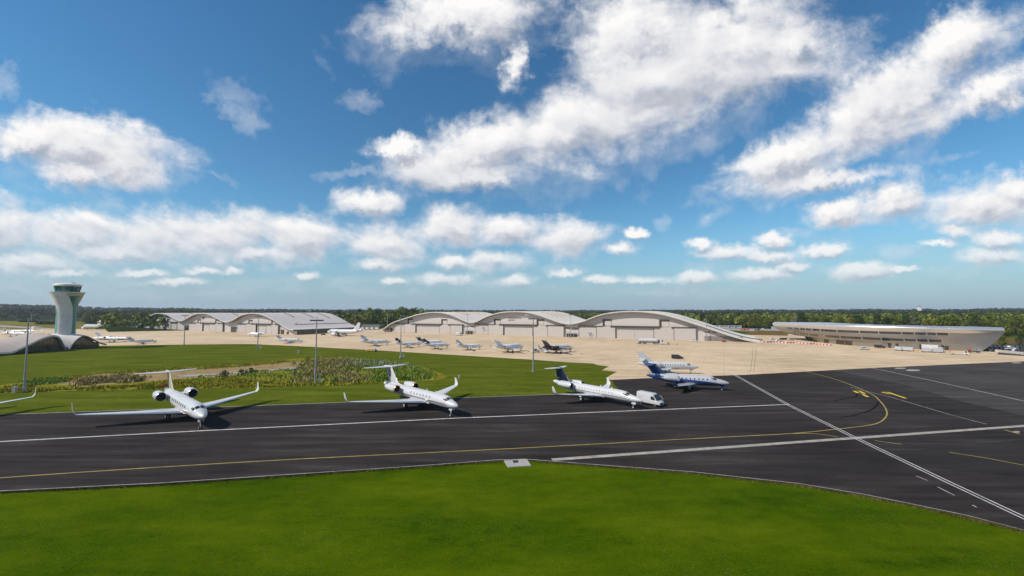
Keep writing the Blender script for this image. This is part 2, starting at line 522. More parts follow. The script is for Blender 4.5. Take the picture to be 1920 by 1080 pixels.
def grass_mat(name, stops, s_big, s_fine, bump=0.4, fine_amp=0.5, streak=3.0, fleck=None):
    m = bpy.data.materials.new(name); m.use_nodes = True
    nt = NT(m.node_tree); b = m.node_tree.nodes['Principled BSDF']
    b.inputs['Roughness'].default_value = 1.0; b.inputs['Specular IOR Level'].default_value = 0.0
    co = nt.coord('Object')
    big = nt.noise(nt.mapping(co, scale=(1, streak, 1)), s_big, 4, 0.6)
    mid = nt.noise(nt.mapping(co, scale=(1, 1.6, 1)), s_big * 9, 5, 0.65)
    fine = nt.noise(co, s_fine, 3, 0.7)
    f = nt.math('ADD', nt.math('MULTIPLY', big, 0.68), nt.math('MULTIPLY', mid, 0.32))
    f = nt.math('ADD', f, nt.math('MULTIPLY', nt.math('SUBTRACT', fine, 0.5), fine_amp))
    c = nt.ramp(f, stops)
    if fleck:
        w = nt.noise(nt.vmath('ADD', co, (31, 7, 0)), s_fine * 1.3, 2, 0.5)
        dens = nt.noise(co, 0.09, 3, 0.6)
        c = nt.mix(nt.math('MULTIPLY', nt.mapr(w, 0.66, 0.72), nt.mapr(dens, 0.4, 0.65, 0.0, 0.8)), c, fleck)
    nt.put(b.inputs['Base Color'], c)
    bn = nt.n.new('ShaderNodeBump'); bn.inputs['Strength'].default_value = bump; bn.inputs['Distance'].default_value = 0.12
    nt.put(bn.inputs['Height'], nt.math('ADD', nt.math('MULTIPLY', fine, 0.7), mid)); nt.l.new(bn.outputs[0], b.inputs['Normal'])
    return m


M['lawn'] = grass_mat('lawn', [(0.25, (0.016, 0.040, 0.0010)), (0.42, (0.036, 0.069, 0.0014)), (0.55, (0.060, 0.096, 0.0018)), (0.78, (0.100, 0.132, 0.005))], 0.045, 7.0, fleck=(0.19, 0.24, 0.09), fine_amp=0.5)
M['mown_lawn'] = grass_mat('mown_lawn', [(0.25, (0.042, 0.060, 0.005)), (0.42, (0.069, 0.091, 0.008)), (0.55, (0.095, 0.115, 0.011)), (0.75, (0.155, 0.162, 0.028))], 0.045, 1.6, fine_amp=0.35, streak=5)
M['dry_turf'] = grass_mat('dry_turf', [(0.25, (0.075, 0.080, 0.018)), (0.5, (0.15, 0.135, 0.040)), (0.75, (0.24, 0.20, 0.075))], 0.008, 0.5, streak=6)
M['rough_turf'] = grass_mat('rough_turf', [(0.22, (0.06, 0.040, 0.010)), (0.4, (0.115, 0.105, 0.012)), (0.5, (0.17, 0.175, 0.012)), (0.6, (0.25, 0.21, 0.04)), (0.8, (0.19, 0.21, 0.02))], 0.11, 1.6, streak=2.2, fine_amp=0.9)
M['mud'] = grass_mat('mud', [(0.25, (0.09, 0.055, 0.022)), (0.45, (0.24, 0.17, 0.085)), (0.62, (0.36, 0.27, 0.14)), (0.8, (0.17, 0.15, 0.03))], 0.16, 1.3, streak=2.5, fine_amp=0.7)
M['woodland_floor'] = grass_mat('woodland_floor', [(0.2, (0.010, 0.022, 0.006)), (0.5, (0.022, 0.040, 0.010)), (0.8, (0.045, 0.065, 0.018))], 0.02, 0.15)
M['earth_bank'] = grass_mat('earth_bank', [(0.25, (0.07, 0.04, 0.018)), (0.5, (0.13, 0.085, 0.035)), (0.75, (0.16, 0.15, 0.05))], 0.05, 0.8)


def paving(name, stops, streak_rot, joint=None, jcol=None, rough=0.85, s1=0.05, s2=1.3, spec=0.3):
    m = bpy.data.materials.new(name); m.use_nodes = True
    nt = NT(m.node_tree); b = m.node_tree.nodes['Principled BSDF']
    b.inputs['Roughness'].default_value = rough; b.inputs['Specular IOR Level'].default_value = spec
    co = nt.coord('Object')
    st = nt.noise(nt.mapping(co, rot=(0, 0, streak_rot), scale=(0.16, 1.5, 1)), 0.32, 5, 0.62)
    bl = nt.noise(co, s1, 4, 0.55)
    gr = nt.noise(co, s2, 4, 0.7)
    f = nt.math('ADD', nt.math('ADD', nt.math('MULTIPLY', st, 0.58), nt.math('MULTIPLY', bl, 0.30)), nt.math('MULTIPLY', gr, 0.12))
    c = nt.ramp(f, stops)
    if joint:
        r = nt.mapping(co, rot=(0, 0, streak_rot))
        X, Y, _ = nt.sep(r)
        j = None
        for a, w in ((X, joint), (Y, joint)):
            d = nt.math('ABSOLUTE', nt.math('SUBTRACT', nt.math('FRACT', nt.math('DIVIDE', a, w)), 0.5))
            k = nt.mapr(d, 0.488, 0.494)
            j = k if j is None else nt.math('MAXIMUM', j, k)
        c = nt.mix(nt.math('MULTIPLY', j, 0.45), c, jcol)
        # slabs were cast at different times
        wn = nt.n.new('ShaderNodeTexWhiteNoise'); wn.noise_dimensions = '2D'
        nt.put(wn.inputs['Vector'], nt.vmath('FLOOR', nt.vmath('DIVIDE', nt.vmath('ADD', r, (joint / 2, joint / 2, 0)), (joint, joint, 1))))
        k = nt.mapr(wn.outputs['Value'], 0, 1, 0.92, 1.05)
        c = nt.vmath('MULTIPLY', c, nt.xyz(k, k, k))
    nt.put(b.inputs['Base Color'], c)
    nt.put(b.inputs['Roughness'], nt.mapr(f, 0.3, 0.7, rough - 0.12, min(1, rough + 0.1)))
    bn = nt.n.new('ShaderNodeBump'); bn.inputs['Strength'].default_value = 0.25; bn.inputs['Distance'].default_value = 0.02
    nt.put(bn.inputs['Height'], nt.noise(co, 14, 2, 0.6)); nt.l.new(bn.outputs[0], b.inputs['Normal'])
    return m


M['asphalt'] = paving('asphalt', [(0.34, (0.016, 0.0135, 0.0130)), (0.45, (0.028, 0.0240, 0.0235)), (0.55, (0.041, 0.0360, 0.0350)), (0.66, (0.070, 0.063, 0.061))], R(4), rough=0.95, spec=0.03)
M['asphalt_old'] = paving('asphalt_old', [(0.34, (0.030, 0.026, 0.025)), (0.5, (0.052, 0.046, 0.044)), (0.68, (0.088, 0.080, 0.077))], R(-6), rough=0.9, spec=0.06)
M['asphalt_new'] = paving('asphalt_new', [(0.34, (0.015, 0.013, 0.0125)), (0.5, (0.026, 0.0225, 0.022)), (0.68, (0.044, 0.039, 0.038))], R(-20), rough=0.9, spec=0.06)
M['concrete'] = paving('concrete', [(0.34, (0.34, 0.245, 0.15)), (0.45, (0.51, 0.38, 0.24)), (0.55, (0.62, 0.47, 0.305)), (0.70, (0.72, 0.575, 0.40))], R(26.5), 7.5, (0.20, 0.16, 0.12), s1=0.02, s2=0.8)
M['channel_concrete'] = mat('channel_concrete', (0.32, 0.285, 0.255), 0.85, 0, 0.3, 0.8, bump=0.2)
M['slab_concrete'] = mat('slab_concrete', (0.34, 0.32, 0.30), 0.9, 0, 0.3, 6.0, bump=0.3)
M['line_white'] = mat('line_white', (0.56, 0.54, 0.53), 0.7, 0, 0.25, 1.3, dirt=(0.25, 0.24, 0.24))
M['line_pale'] = mat('line_pale', (0.40, 0.38, 0.365), 0.7, 0, 0.35, 0.8, dirt=(0.10, 0.10, 0.10))
M['line_yellow'] = mat('line_yellow', (0.34, 0.25, 0.05), 0.7, 0, 0.3, 0.6, dirt=(0.13, 0.10, 0.05))
M['line_yellow_fresh'] = mat('line_yellow_fresh', (0.68, 0.46, 0.02), 0.7, 0, 0.1, 0.6)
M['line_red'] = mat('line_red', (0.32, 0.10, 0.07), 0.7, 0, 0.3, 0.6)
M['tyre_mark'] = mat('tyre_mark', (0.015, 0.0135, 0.0135), 1.0, 0, 0.3, 0.6, spec=0.0)


def sheet(name, poly, z, m, parent=None, kind='structure'):
    b = MB(); b.flat(poly, z)
    o = b.build(name, m, parent)
    if parent is None: o['kind'] = kind
    return o


def GP(lst): return [ground_point(*p) for p in lst]


# lawn to the horizon
b = MB(); b.flat([(-5500, -1500), (5500, -1500), (5500, 5500), (-5500, 5500)], -0.06)
ground = b.build('ground', M['lawn']); ground['kind'] = 'structure'

# wooded hills behind
b = MB(); NA, NR = 220, 34
rs = [560 * (5200 / 560) ** (i / (NR - 1)) for i in range(NR)]
ring = []
for i, r in enumerate(rs):
    for j in range(NA):
        a = -1.25 + 2.5 * j / (NA - 1)
        x, y = r * math.sin(a), r * math.cos(a)
        ring.append((x, y, hill(x, y) - (1.0 if i == 0 else 0.0)))
b.add(ring, [(i * NA + j, i * NA + j + 1, (i + 1) * NA + j + 1, (i + 1) * NA + j) for i in range(NR - 1) for j in range(NA - 1)])
hills = b.build('hills', M['woodland_floor'], smooth=True, angle=80); hills['kind'] = 'structure'

# dry airfield grass beyond the apron on the left, with the runway across it
airfield = sheet('airfield_grass', GP([(-900, 632), (-300, 623), (150, 618.5), (262, 616), (300, 611), (205, 606.5), (160, 604), (150, 594.2), (0, 593.8), (-900, 593.5)]), -0.04, M['dry_turf'])
far_runway = sheet('runway', GP([(-700, 597), (0, 597.6), (95, 597.4), (140, 597.8), (140, 598.6), (95, 598.6), (0, 599.4), (-700, 599)]), -0.02, M['channel_concrete'])
taxi_strip = sheet('taxi_track', GP([(-400, 603), (0, 609.5), (110, 616.4), (150, 618.4), (110, 618.6), (0, 612.5), (-400, 606)]), -0.015, M['channel_concrete'])
lawn_strip = sheet('far_grass_strip', GP([(-300, 604.4), (0, 603.6), (95, 605.2), (140, 606.6), (140, 609), (95, 608.2), (0, 608.0), (-300, 605.9)]), -0.03, M['rough_turf'])

# near taxiway of dark asphalt
ASPHALT = GP([(-420, 946), (-200, 934), (0, 922), (300, 907), (600, 887), (760, 876.5), (860, 869), (930, 863.5), (985, 862), (1050, 867), (1100, 871), (1300, 886), (1500, 908),
              (1620, 928), (1700, 944), (1820, 969), (1920, 995), (2150, 1070), (2500, 1100), (2700, 800), (2700, 652),
              (2300, 659.5), (1920, 677), (1800, 682), (1640, 689), (1400, 702), (1300, 705.5), (1200, 709), (1147, 711.5), (1152, 722), (1160, 728), (1150, 733), (1100, 736.5), (1000, 741),
              (800, 748), (500, 760), (250, 768.5), (60, 775.5), (0, 777), (-200, 783), (-420, 789)])
taxiway = sheet('taxiway', ASPHALT, 0.0, M['asphalt'])

APRON = GP([(-420, 656), (-100, 655), (60, 651), (185, 648.5), (300, 646.5), (400, 645.5), (470, 645), (560, 649), (700, 656.5), (860, 666), (1000, 674.5), (1060, 679),
            (1112, 681.5), (1120, 684.5), (1142, 687), (1128, 694), (1157, 697), (1140, 706), (1139, 711.5), (1147, 712.2), (1200, 709.6), (1300, 706), (1400, 702.6), (1640, 689.6), (1800, 682.6),
            (1920, 677.5), (2300, 660), (2700, 652.5), (2700, 648), (2100, 662), (1920, 667), (1880, 664.8), (1837, 662), (1770, 660.6), (1700, 656.5), (1639, 652.6), (1596, 649.2),
            (1560, 646.4), (1523, 641.6), (1440, 641), (1440, 636), (1400, 628), (1330, 619)])
APRON += [Vector((60, 400, 0)), Vector((-40, 440, 0))] + GP([(722, 616.5), (545, 616.5), (420, 612)]) + [Vector((-420, 560, 0))] + GP([(262, 614.5), (200, 616.6), (60, 617.6), (-420, 622)])
apron = sheet('apron', APRON, 0.004, M['concrete'])

# mown lawn between taxiway and apron
lawn_poly = [Vector((p.x, p.y, 0)) for p in ASPHALT[28:42]] + GP([(-420, 656), (-100, 655), (60, 651), (185, 648.5), (300, 646.5), (400, 645.5), (470, 645), (560, 649), (700, 656.5), (860, 666), (1000, 674.5), (1060, 679), (1112, 681.5), (1120, 684.5), (1142, 687), (1128, 694), (1157, 697), (1140, 706), (1139, 711.5)])[::1]
lawn = sheet('lawn', lawn_poly, -0.03, M['mown_lawn'])

# old surface and a relaid lane on the right
sheet('resurfaced_lane', GP([(1250, 882), (1500, 868), (1700, 846), (1920, 824), (2300, 790), (2300, 850), (1920, 896), (1690, 870), (1560, 893), (1500, 906.5), (1330, 888)]), 0.004, M['asphalt_new'])
sheet('worn_asphalt', GP([(1560, 694), (1680, 688), (1920, 677.6), (2300, 660.5), (2300, 772), (1920, 779), (1800, 752), (1700, 722)]), 0.004, M['asphalt_old'])

# pale drainage channel across the asphalt, in lengths
ch = tag(link(bpy.data.objects.new('drain_channel', None)), kind='structure')
A_, B_ = ground_point(1035, 862), ground_point(1920, 798.5)
dr = (B_ - A_).normalized(); L_ = (B_ - A_).length + 60; nn = Vector((-dr.y, dr.x, 0))
k = 0.0
while k < L_:
    l = 6.0
    b = MB(); p = A_ + dr * k; q = A_ + dr * min(L_, k + l - 0.06)
    w = 0.5
    b.add([p - nn * w + Vector((0, 0, .008)), q - nn * w + Vector((0, 0, .008)), q + nn * w + Vector((0, 0, .008)), p + nn * w + Vector((0, 0, .008))], [(0, 1, 2, 3)])
    b.build('channel_length', M['channel_concrete'], ch); k += l


def stripe(name, pts, w, m, parent, z=0.010, smooth=0):
    """painted line along points on the ground"""
    P = [Vector((p[0], p[1], z)) for p in pts]
    if smooth: P = [Vector((p.x, p.y, z)) for p in catmull(P, smooth)]
    L, Rr = [], []
    for i, p in enumerate(P):
        t = (P[min(i + 1, len(P) - 1)] - P[max(i - 1, 0)]).normalized(); n = Vector((-t.y, t.x, 0)) * (w / 2)
        L.append(p + n); Rr.append(p - n)
    b = MB(); n = len(P)
    b.add(L + Rr, [(i, i + 1, n + i + 1, n + i) for i in range(n - 1)])
    return b.build(name, m, parent)


stripe('white_line', GP([(-420, 853), (0, 828), (371, 808), (845, 784.5), (1200, 769.5), (1480, 758.2)]), 0.42, M['line_white'], taxiway)
stripe('yellow_line', GP([(-420, 932), (0, 896), (500, 864), (960, 841), (1300, 822.5), (1480, 813), (1560, 805.5), (1610, 800), (1640, 795), (1655, 788), (1663, 777), (1660, 765), (1650, 752), (1636, 740),
                          (1600, 723.5), (1560, 709.5), (1500, 694), (1440, 681), (1370, 670), (1330, 666)]), 0.25, M['line_yellow'], taxiway, smooth=160)
for off in (-0.3, 0.3):
    pts = GP([(1375, 701.5), (1480, 760), (1610, 824), (1780, 905), (1925, 973), (2150, 1080)])
    d0 = (pts[-1] - pts[0]).normalized(); n0 = Vector((-d0.y, d0.x, 0)) * off
    stripe('white_line', [p + n0 for p in pts], 0.17, M['line_white'], taxiway, z=0.013)
stripe('white_line', GP([(1630, 689), (1740, 712), (1920, 752), (2200, 812)]), 0.36, M['line_pale'], taxiway)
stripe('pale_line', GP([(1595, 726), (1675, 746), (1780, 777), (1850, 795.5)]), 0.16, M['line_pale'], taxiway)
stripe('yellow_line', GP([(1884, 806), (1912, 814)]), 0.3, M['line_yellow'], taxiway, z=0.014)
stripe('yellow_line', GP([(1480, 813), (1530, 813.5), (1570, 819)]), 0.22, M['line_yellow'], taxiway, z=0.013, smooth=16)
stripe('yellow_line', GP([(1640, 826), (1690, 833)]), 0.2, M['line_yellow'], taxiway)
stripe('yellow_line', GP([(1780, 848), (1850, 859), (1960, 880)]), 0.22, M['line_yellow'], taxiway, z=0.014)
for a_, b_ in (((1718, 892.5), (1739, 901)), ((1823, 947), (1831, 951)), ((1758, 913), (1790, 929))):
    stripe('white_dash', GP([a_, b_]), 0.14, M['line_pale'], taxiway)
sheet('service_road', GP([(1392, 641.5), (1440, 642), (1523, 642.6), (1560, 646.8), (1575, 640), (1530, 630), (1490, 626), (1400, 628)]), 0.008, M['concrete'])
# kerb of pale concrete along the near edge of the taxiway
stripe('edge_line', [(p.x, p.y + 0.25) for p in ASPHALT[0:18]], 0.13, M['line_pale'], taxiway, z=0.012)
stripe('edge_line', [(p.x, p.y) for p in ASPHALT[32:42]], 0.25, M['line_pale'], taxiway, z=0.012)
# taxi lane markings on the concrete
stripe('apron_line', GP([(1283, 683), (1320, 697), (1330, 703)]), 0.3, M['line_white'], apron, z=0.012)
stripe('apron_line', GP([(1352, 692), (1385, 702)]), 0.3, M['line_white'], apron, z=0.012)
stripe('apron_line', GP([(1412, 653), (1411, 668), (1407, 697)]), 0.10, M['asphalt_old'], apron, z=0.012)
stripe('apron_line', GP([(1418, 653), (1417, 668), (1413, 697)]), 0.10, M['asphalt_old'], apron, z=0.012)
stripe('red_line', GP([(1440, 659), (1478, 647)]), 0.25, M['line_red'], apron, z=0.012)
for i in range(2):
    for k in range(34):
        u = k / 33
        px = 1283 + 135 * u; py = 669.5 - 14 * u + 5.5 * i - 2.0 * math.sin(u * 3.1)
        p = ground_point(px, py); q = ground_point(px + 1.8, py - 0.15)
        stripe('road_dash', [p, q], 0.32, M['line_white'], apron, z=0.012)
for cx, cy, rx, ry in ((1688, 690.5, 11, 1.2), (1712, 694.3, 14, 1.6), (1906, 680.2, 10, 1.0), (1905, 810, 8, 1.6)):
    sheet('repair_patch', [ground_point(cx + rx * math.cos(k * math.pi / 6), cy + ry * math.sin(k * math.pi / 6)) for k in range(12)], 0.012, M['channel_concrete'], taxiway)
# stand marks: the yellow characters on the asphalt
def mark(parent, segs):
    for s_ in segs: stripe('stroke', GP(s_), 0.62, M['line_yellow_fresh'], parent, z=0.014)
mk = tag(link(bpy.data.objects.new('stand_marking', None)), kind='structure')
mark(mk, [[(1601, 733), (1609, 737)], [(1611, 733.2), (1621.5, 738)], [(1617.5, 739.3), (1627.5, 744.2)]])
stripe('stroke', GP([(1608, 736.2), (1618, 737.6)]), 0.35, M['line_yellow_fresh'], mk, z=0.018)
stripe('stroke', GP([(1604, 733.0), (1612, 733.3)]), 0.35, M['line_yellow_fresh'], mk, z=0.018)
mk = tag(link(bpy.data.objects.new('stand_marking', None)), kind='structure')
mark(mk, [[(1653.5, 735.3), (1665, 738.2)], [(1664, 735.2), (1698.5, 747)]])
stripe('stroke', GP([(1655, 735.2), (1666, 735.6)]), 0.35, M['line_yellow_fresh'], mk, z=0.018)
stripe('stroke', GP([(1663, 738.4), (1671, 738.9)]), 0.35, M['line_yellow_fresh'], mk, z=0.018)
stripe('tyre_mark', GP([(1608, 738), (1603, 744), (1585, 747.5), (1562, 752)]), 0.4, M['tyre_mark'], taxiway, z=0.009, smooth=16)
stripe('tyre_mark', GP([(1648, 753), (1641, 763), (1628, 771), (1600, 779), (1575, 783)]), 0.4, M['tyre_mark'], taxiway, z=0.009, smooth=16)

# inspection cover on a concrete pad beside the taxiway
pad = thing('inspection_cover', 'square concrete pad with small black grate at the grass edge', 'manhole', ground_point(970, 868))
o_ = ground_point(970, 868)
def rel(p): return [(q.x - o_.x, q.y - o_.y) for q in p]
b = MB(); P4 = rel(GP([(945, 864), (988, 861.3), (996, 873.5), (952, 876)]))
b.add([(x, y, -0.1) for x, y in P4] + [(x, y, 0.05) for x, y in P4], [(0, 1, 2, 3), (4, 5, 6, 7)] + [(i, (i + 1) % 4, 4 + (i + 1) % 4, 4 + i) for i in range(4)])
b.build('concrete_pad', M['slab_concrete'], pad)
b = MB(); P4 = rel(GP([(961, 864), (971, 863.6), (972.6, 868), (962.5, 868.5)]))
b.add([(x, y, 0.051) for x, y in P4] + [(x, y, 0.065) for x, y in P4], [(4, 5, 6, 7)] + [(i, (i + 1) % 4, 4 + (i + 1) % 4, 4 + i) for i in range(4)])
b.build('grate', M['dark_void'], pad)

# ------------------------------------------------------------------ hangars
M['cladding'] = mat('cladding', (0.52, 0.475, 0.45), 0.55, 0.1, 0.05, 0.4, stretch=(1, 1, 6))
M['cladding_door'] = mat('cladding_door', (0.47, 0.43, 0.405), 0.55, 0.1, 0.05, 0.4, stretch=(6, 1, 1))
M['cladding_pale'] = mat('cladding_pale', (0.50, 0.455, 0.42), 0.55, 0.1, 0.05, 0.4)
M['roof_sheet'] = mat('roof_sheet', (0.62, 0.56, 0.50), 0.45, 0.15, 0.06, 0.15, stretch=(0.2, 2, 1))
M['roof_edge'] = mat('roof_edge', (0.60, 0.57, 0.54), 0.4, 0.2, 0.05, 0.5)
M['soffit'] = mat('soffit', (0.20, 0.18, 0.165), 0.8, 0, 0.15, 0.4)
M['roof_strip'] = mat('roof_strip', (0.11, 0.085, 0.075), 0.7, 0, 0.2, 0.4)
M['rooflight'] = mat('rooflight', (0.42, 0.26, 0.13), 0.5, 0, 0.15, 0.4)
M['track_dark'] = mat('track_gap', (0.05, 0.042, 0.040), 0.8, 0, 0.15, 0.6)  # dark tone of door edges, tracks and tail slots
M['lettering_dark'] = mat('lettering_dark', (0.05, 0.045, 0.05), 0.6, 0, 0.0)
M['lettering_white'] = mat('lettering_white', (0.75, 0.74, 0.74), 0.6, 0, 0.0)


def make_hangar(name, label, A, d, prof, bays, depth, strips, end_wall, signs, roof_mat):
    """row of arched bays; local x along the front, y back from the front, z up"""
    ang = math.atan2(d[1], d[0])
    t = thing(name, label, 'hangar', (A[0], A[1], 0), ang)
    s0, s1 = prof[0][0], prof[-1][0]
    n = 150
    S = [s0 + (s1 - s0) * i / (n - 1) for i in range(n)]
    Z = [max(0.25, interp_smooth(prof, s)) for s in S]
    # roof shell: 4 m overhang over the front, 0.9 m thick at the lip
    b = MB(); front = -4.0; thick = 0.75
    ys = [front, front + 0.6, depth * 0.33, depth * 0.66, depth]
    vs = []
    for y in ys:
        for s, z in zip(S, Z): vs.append((s, y, z))
    b.add(vs, [(j * n + i, j * n + i + 1, (j + 1) * n + i + 1, (j + 1) * n + i) for j in range(len(ys) - 1) for i in range(n - 1)])
    roof = b.build('roof', roof_mat, t, True, 60, raw=True)
    roof.data.polygons.foreach_set('use_smooth', [True] * len(roof.data.polygons))
    b = MB(); vs = []
    for y, dz in ((front, 0.0), (front - 0.02, -thick), (front + 0.9, -thick - 0.25)):
        for s, z in zip(S, Z): vs.append((s, y, max(0.02, z + dz) + (0.01 if dz == 0 else 0)))
    b.add(vs, [(j * n + i, j * n + i + 1, (j + 1) * n + i + 1, (j + 1) * n + i) for j in range(2) for i in range(n - 1)])
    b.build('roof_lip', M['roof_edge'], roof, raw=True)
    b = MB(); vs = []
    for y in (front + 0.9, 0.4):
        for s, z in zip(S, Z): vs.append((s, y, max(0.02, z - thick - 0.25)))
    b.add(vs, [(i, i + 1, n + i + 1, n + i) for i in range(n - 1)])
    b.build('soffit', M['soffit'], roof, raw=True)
    # front wall up to the soffit
    b = MB(); vs = [(s, 0, -0.1) for s in S] + [(s, 0, max(0.02, z - 0.9)) for s, z in zip(S, Z)]
    b.add(vs, [(i, i + 1, n + i + 1, n + i) for i in range(n - 1)])
    b.build('front_wall', M['cladding'], t, raw=True)
    b = MB(); vs = [(s, depth, -0.1) for s in S] + [(s, depth, z) for s, z in zip(S, Z)]
    b.add(vs, [(i, i + 1, n + i + 1, n + i) for i in range(n - 1)])
    b.build('rear_wall', M['cladding'], t, raw=True)
    for s, z in ((S[0], Z[0]), (S[-1], Z[-1])):
        if z > 1.0:
            b = MB(); b.add([(s, 0, -0.1), (s, depth, -0.1), (s, depth, z), (s, 0, z)], [(0, 1, 2, 3)])
            b.build('side_wall', M['window_glass'] if end_wall else M['cladding'], t)
    # dark strips up the roof, seen side on
    for (sa, sb, y) in strips:
        b = MB(); k = 14; vs = []
        for i in range(k):
            s = sa + (sb - sa) * i / (k - 1); z = interp_smooth(prof, s)
            for yy, dz in ((y, 0.03), (y, 0.35), (y + 0.9, 0.35), (y + 0.9, 0.03)): vs.append((s, yy, z + dz))
        b.add(vs, [(4 * i + q, 4 * i + q + 1, 4 * i + q + 5, 4 * i + q + 4) for i in range(k - 1) for q in range(3)] + [(0, 1, 2, 3), (4 * k - 4, 4 * k - 3, 4 * k - 2, 4 * k - 1)])
        b.build('roof_vent', M['rooflight'] if roof_mat is M['roof_pale'] else M['roof_strip'], roof)
    for bay in bays:
        ds, door_z, up_z, open_leaf, step0 = bay['edges'], bay['z'], bay['up'], bay.get('open'), bay['steps']
        # sliding leaves in three planes, each its own door
        for i, (a, c) in enumerate(zip(ds, ds[1:])):
            if open_leaf == i:
                b = MB(); b.box(((a + c) / 2, -0.05, door_z / 2), (c - a - 0.1, 0.06, door_z)); b.build('door_opening', M['dark_void'], t); continue
            lane = bay['lanes'][i]
            b = MB(); b.box(((a + c) / 2, -0.30 - 0.55 * lane, door_z / 2 - 0.15 * (lane == 0)), (c - a - 0.12, 0.30, door_z - 0.2))
            dr_ = b.build('hangar_door', M['cladding_door'], t)
            if lane != bay['lanes'][max(i - 1, 0)] or i == 0:
                e = MB(); e.box((a + 0.05, -0.22 - 0.5 * lane, door_z / 2), (0.75, 0.5, door_z + 0.1)); e.build('door_edge', M['track_dark'], t)
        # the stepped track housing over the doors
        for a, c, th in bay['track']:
            b = MB(); b.box(((a + c) / 2, -0.9, door_z + 0.1), (c - a, 1.9, th)); b.build('door_track', M['track_dark'], t)
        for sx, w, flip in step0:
            b = MB(); b.box((sx, -0.25, (door_z + up_z) / 2 + 0.3), (1.5, 0.6, up_z - door_z + 0.6)); b.build('tail_slot', M['track_dark'], t)
            b = MB(); b.box((sx + w / 2, -0.26, up_z + 0.1), (w + 1.4, 0.62, 1.1)); b.build('tail_slot_head', M['track_dark'], t)
            b = MB(); b.box((sx + w / 2 + 0.6, -0.12, (door_z + up_z) / 2), (w, 0.3, up_z - door_z - 1.2)); b.build('tail_door', M['cladding_pale'], t)
    for sx, w, sz in signs:
        k = int(w / 0.9)
        for i in range(k):
            if i == k // 2: continue
            b = MB(); b.box((sx - w / 2 + (i + 0.5) * w / k, -0.1, sz), (w / k * 0.72, 0.16, 0.8)); b.build('letter_block', M['lettering_dark'], t)  # dark blocks standing for the small lettering between bays
    return t


M['roof_pale'] = mat('roof_pale', (0.78, 0.71, 0.60), 0.45, 0.1, 0.05, 0.15, stretch=(0.2, 2, 1))
PR = [(-1.5, 2.2), (0.8, 3.0), (12.7, 9.5), (27.8, 13.9), (43.1, 17.7), (56.0, 19.8), (68.6, 20.3), (80.9, 18.8), (91.0, 15.6), (99.8, 12.3), (105.6, 11.2), (111.8, 12.1), (118.5, 15.1), (126.7, 18.0), (137.4, 20.3), (150.4, 21.0),
      (163.0, 20.3), (172.8, 18.1), (182.4, 15.1), (191.7, 12.2), (200.0, 11.1), (210.7, 13.2), (218.5, 16.2), (227.0, 18.9), (239.5, 20.8), (251.5, 21.2), (263.1, 20.4), (274.3, 18.3), (288.6, 13.9), (302.4, 9.2), (313.9, 5.1), (325.0, 1.9), (333.5, 0.5)]


def bay(e, z, up, steps, tr, lanes, op=None): return dict(edges=e, z=z, up=up, steps=steps, track=tr, lanes=lanes, open=op)


bR = [bay([13.5, 26.5, 40.5, 55, 69, 82, 95], 8.3, 12.9, [(30.5, 5, 1), (71.5, 5, 1)], [(13, 28, 0.7), (35.5, 70.8, 1.1), (79, 96, 0.8)], [1, 2, 0, 0, 1, 2]),
      bay([109, 122.8, 138, 152, 166, 180, 194], 9.0, 13.4, [(128.8, 5, 1), (170.2, 5, 1)], [(108.5, 128.2, 0.6), (134, 170, 1.3), (178, 194.5, 0.7)], [1, 2, 0, 0, 1, 2]),
      bay([207, 221.5, 236.2, 250.4, 264.8, 279, 293.5], 9.0, 14.0, [(226.8, 5.4, 1), (269.3, 5.4, 1)], [(206.5, 226, 0.6), (232.5, 268.6, 1.3), (277, 294, 0.7)], [1, 2, 0, 0, 1, 2])]
strR = [(70, 84, y) for y in (20, 34, 48, 60)] + [(165, 181, y) for y in (20, 32, 44, 56)] + [(282, 300, 22)]
HR = (-130.5, 434.9); dR = (0.8946, -0.4469)
hangar_r = make_hangar('arched_hangar', 'pale grey hangar row with three wave arches and cream roof, dark lettering on middle bay', HR, dR, PR, bR, 76, strR, False,
                       [(102.0, 9.0, 7.0), (200.0, 11.5, 7.2), (303.0, 8.0, 6.2)], M['roof_pale'])


def wall_text(txt, s, z, size, m, parent, name='sign_lettering'):
    cu = bpy.data.curves.new('t', 'FONT'); cu.body = txt; cu.size = size; cu.extrude = 0.04; cu.resolution_u = 2
    ob = bpy.data.objects.new('t', cu); COL.objects.link(ob)
    dg = bpy.context.evaluated_depsgraph_get(); dg.update()
    me = bpy.data.meshes.new_from_object(ob.evaluated_get(dg)); bpy.data.objects.remove(ob)
    me.materials.clear(); me.materials.append(m)
    o = link(bpy.data.objects.new(name, me), parent)
    o.location = (s, -0.08, z); o.rotation_euler = (math.pi / 2, 0, 0)
    return o


wall_text('FARNBOROUGH', 142.0, 14.4, 1.75, M['lettering_dark'], hangar_r)
wall_text('AIRPORT', 142.0, 12.6, 1.75, M['lettering_dark'], hangar_r)
b = MB()
b.prism([(151, 16.0), (155, 15.8), (160, 16.4), (163, 17.8), (160.5, 18.9), (157.5, 18.2), (158, 17.0), (155, 16.6)], -0.14, -0.04)
b.build('wing_emblem', M['lettering_white'], hangar_r)
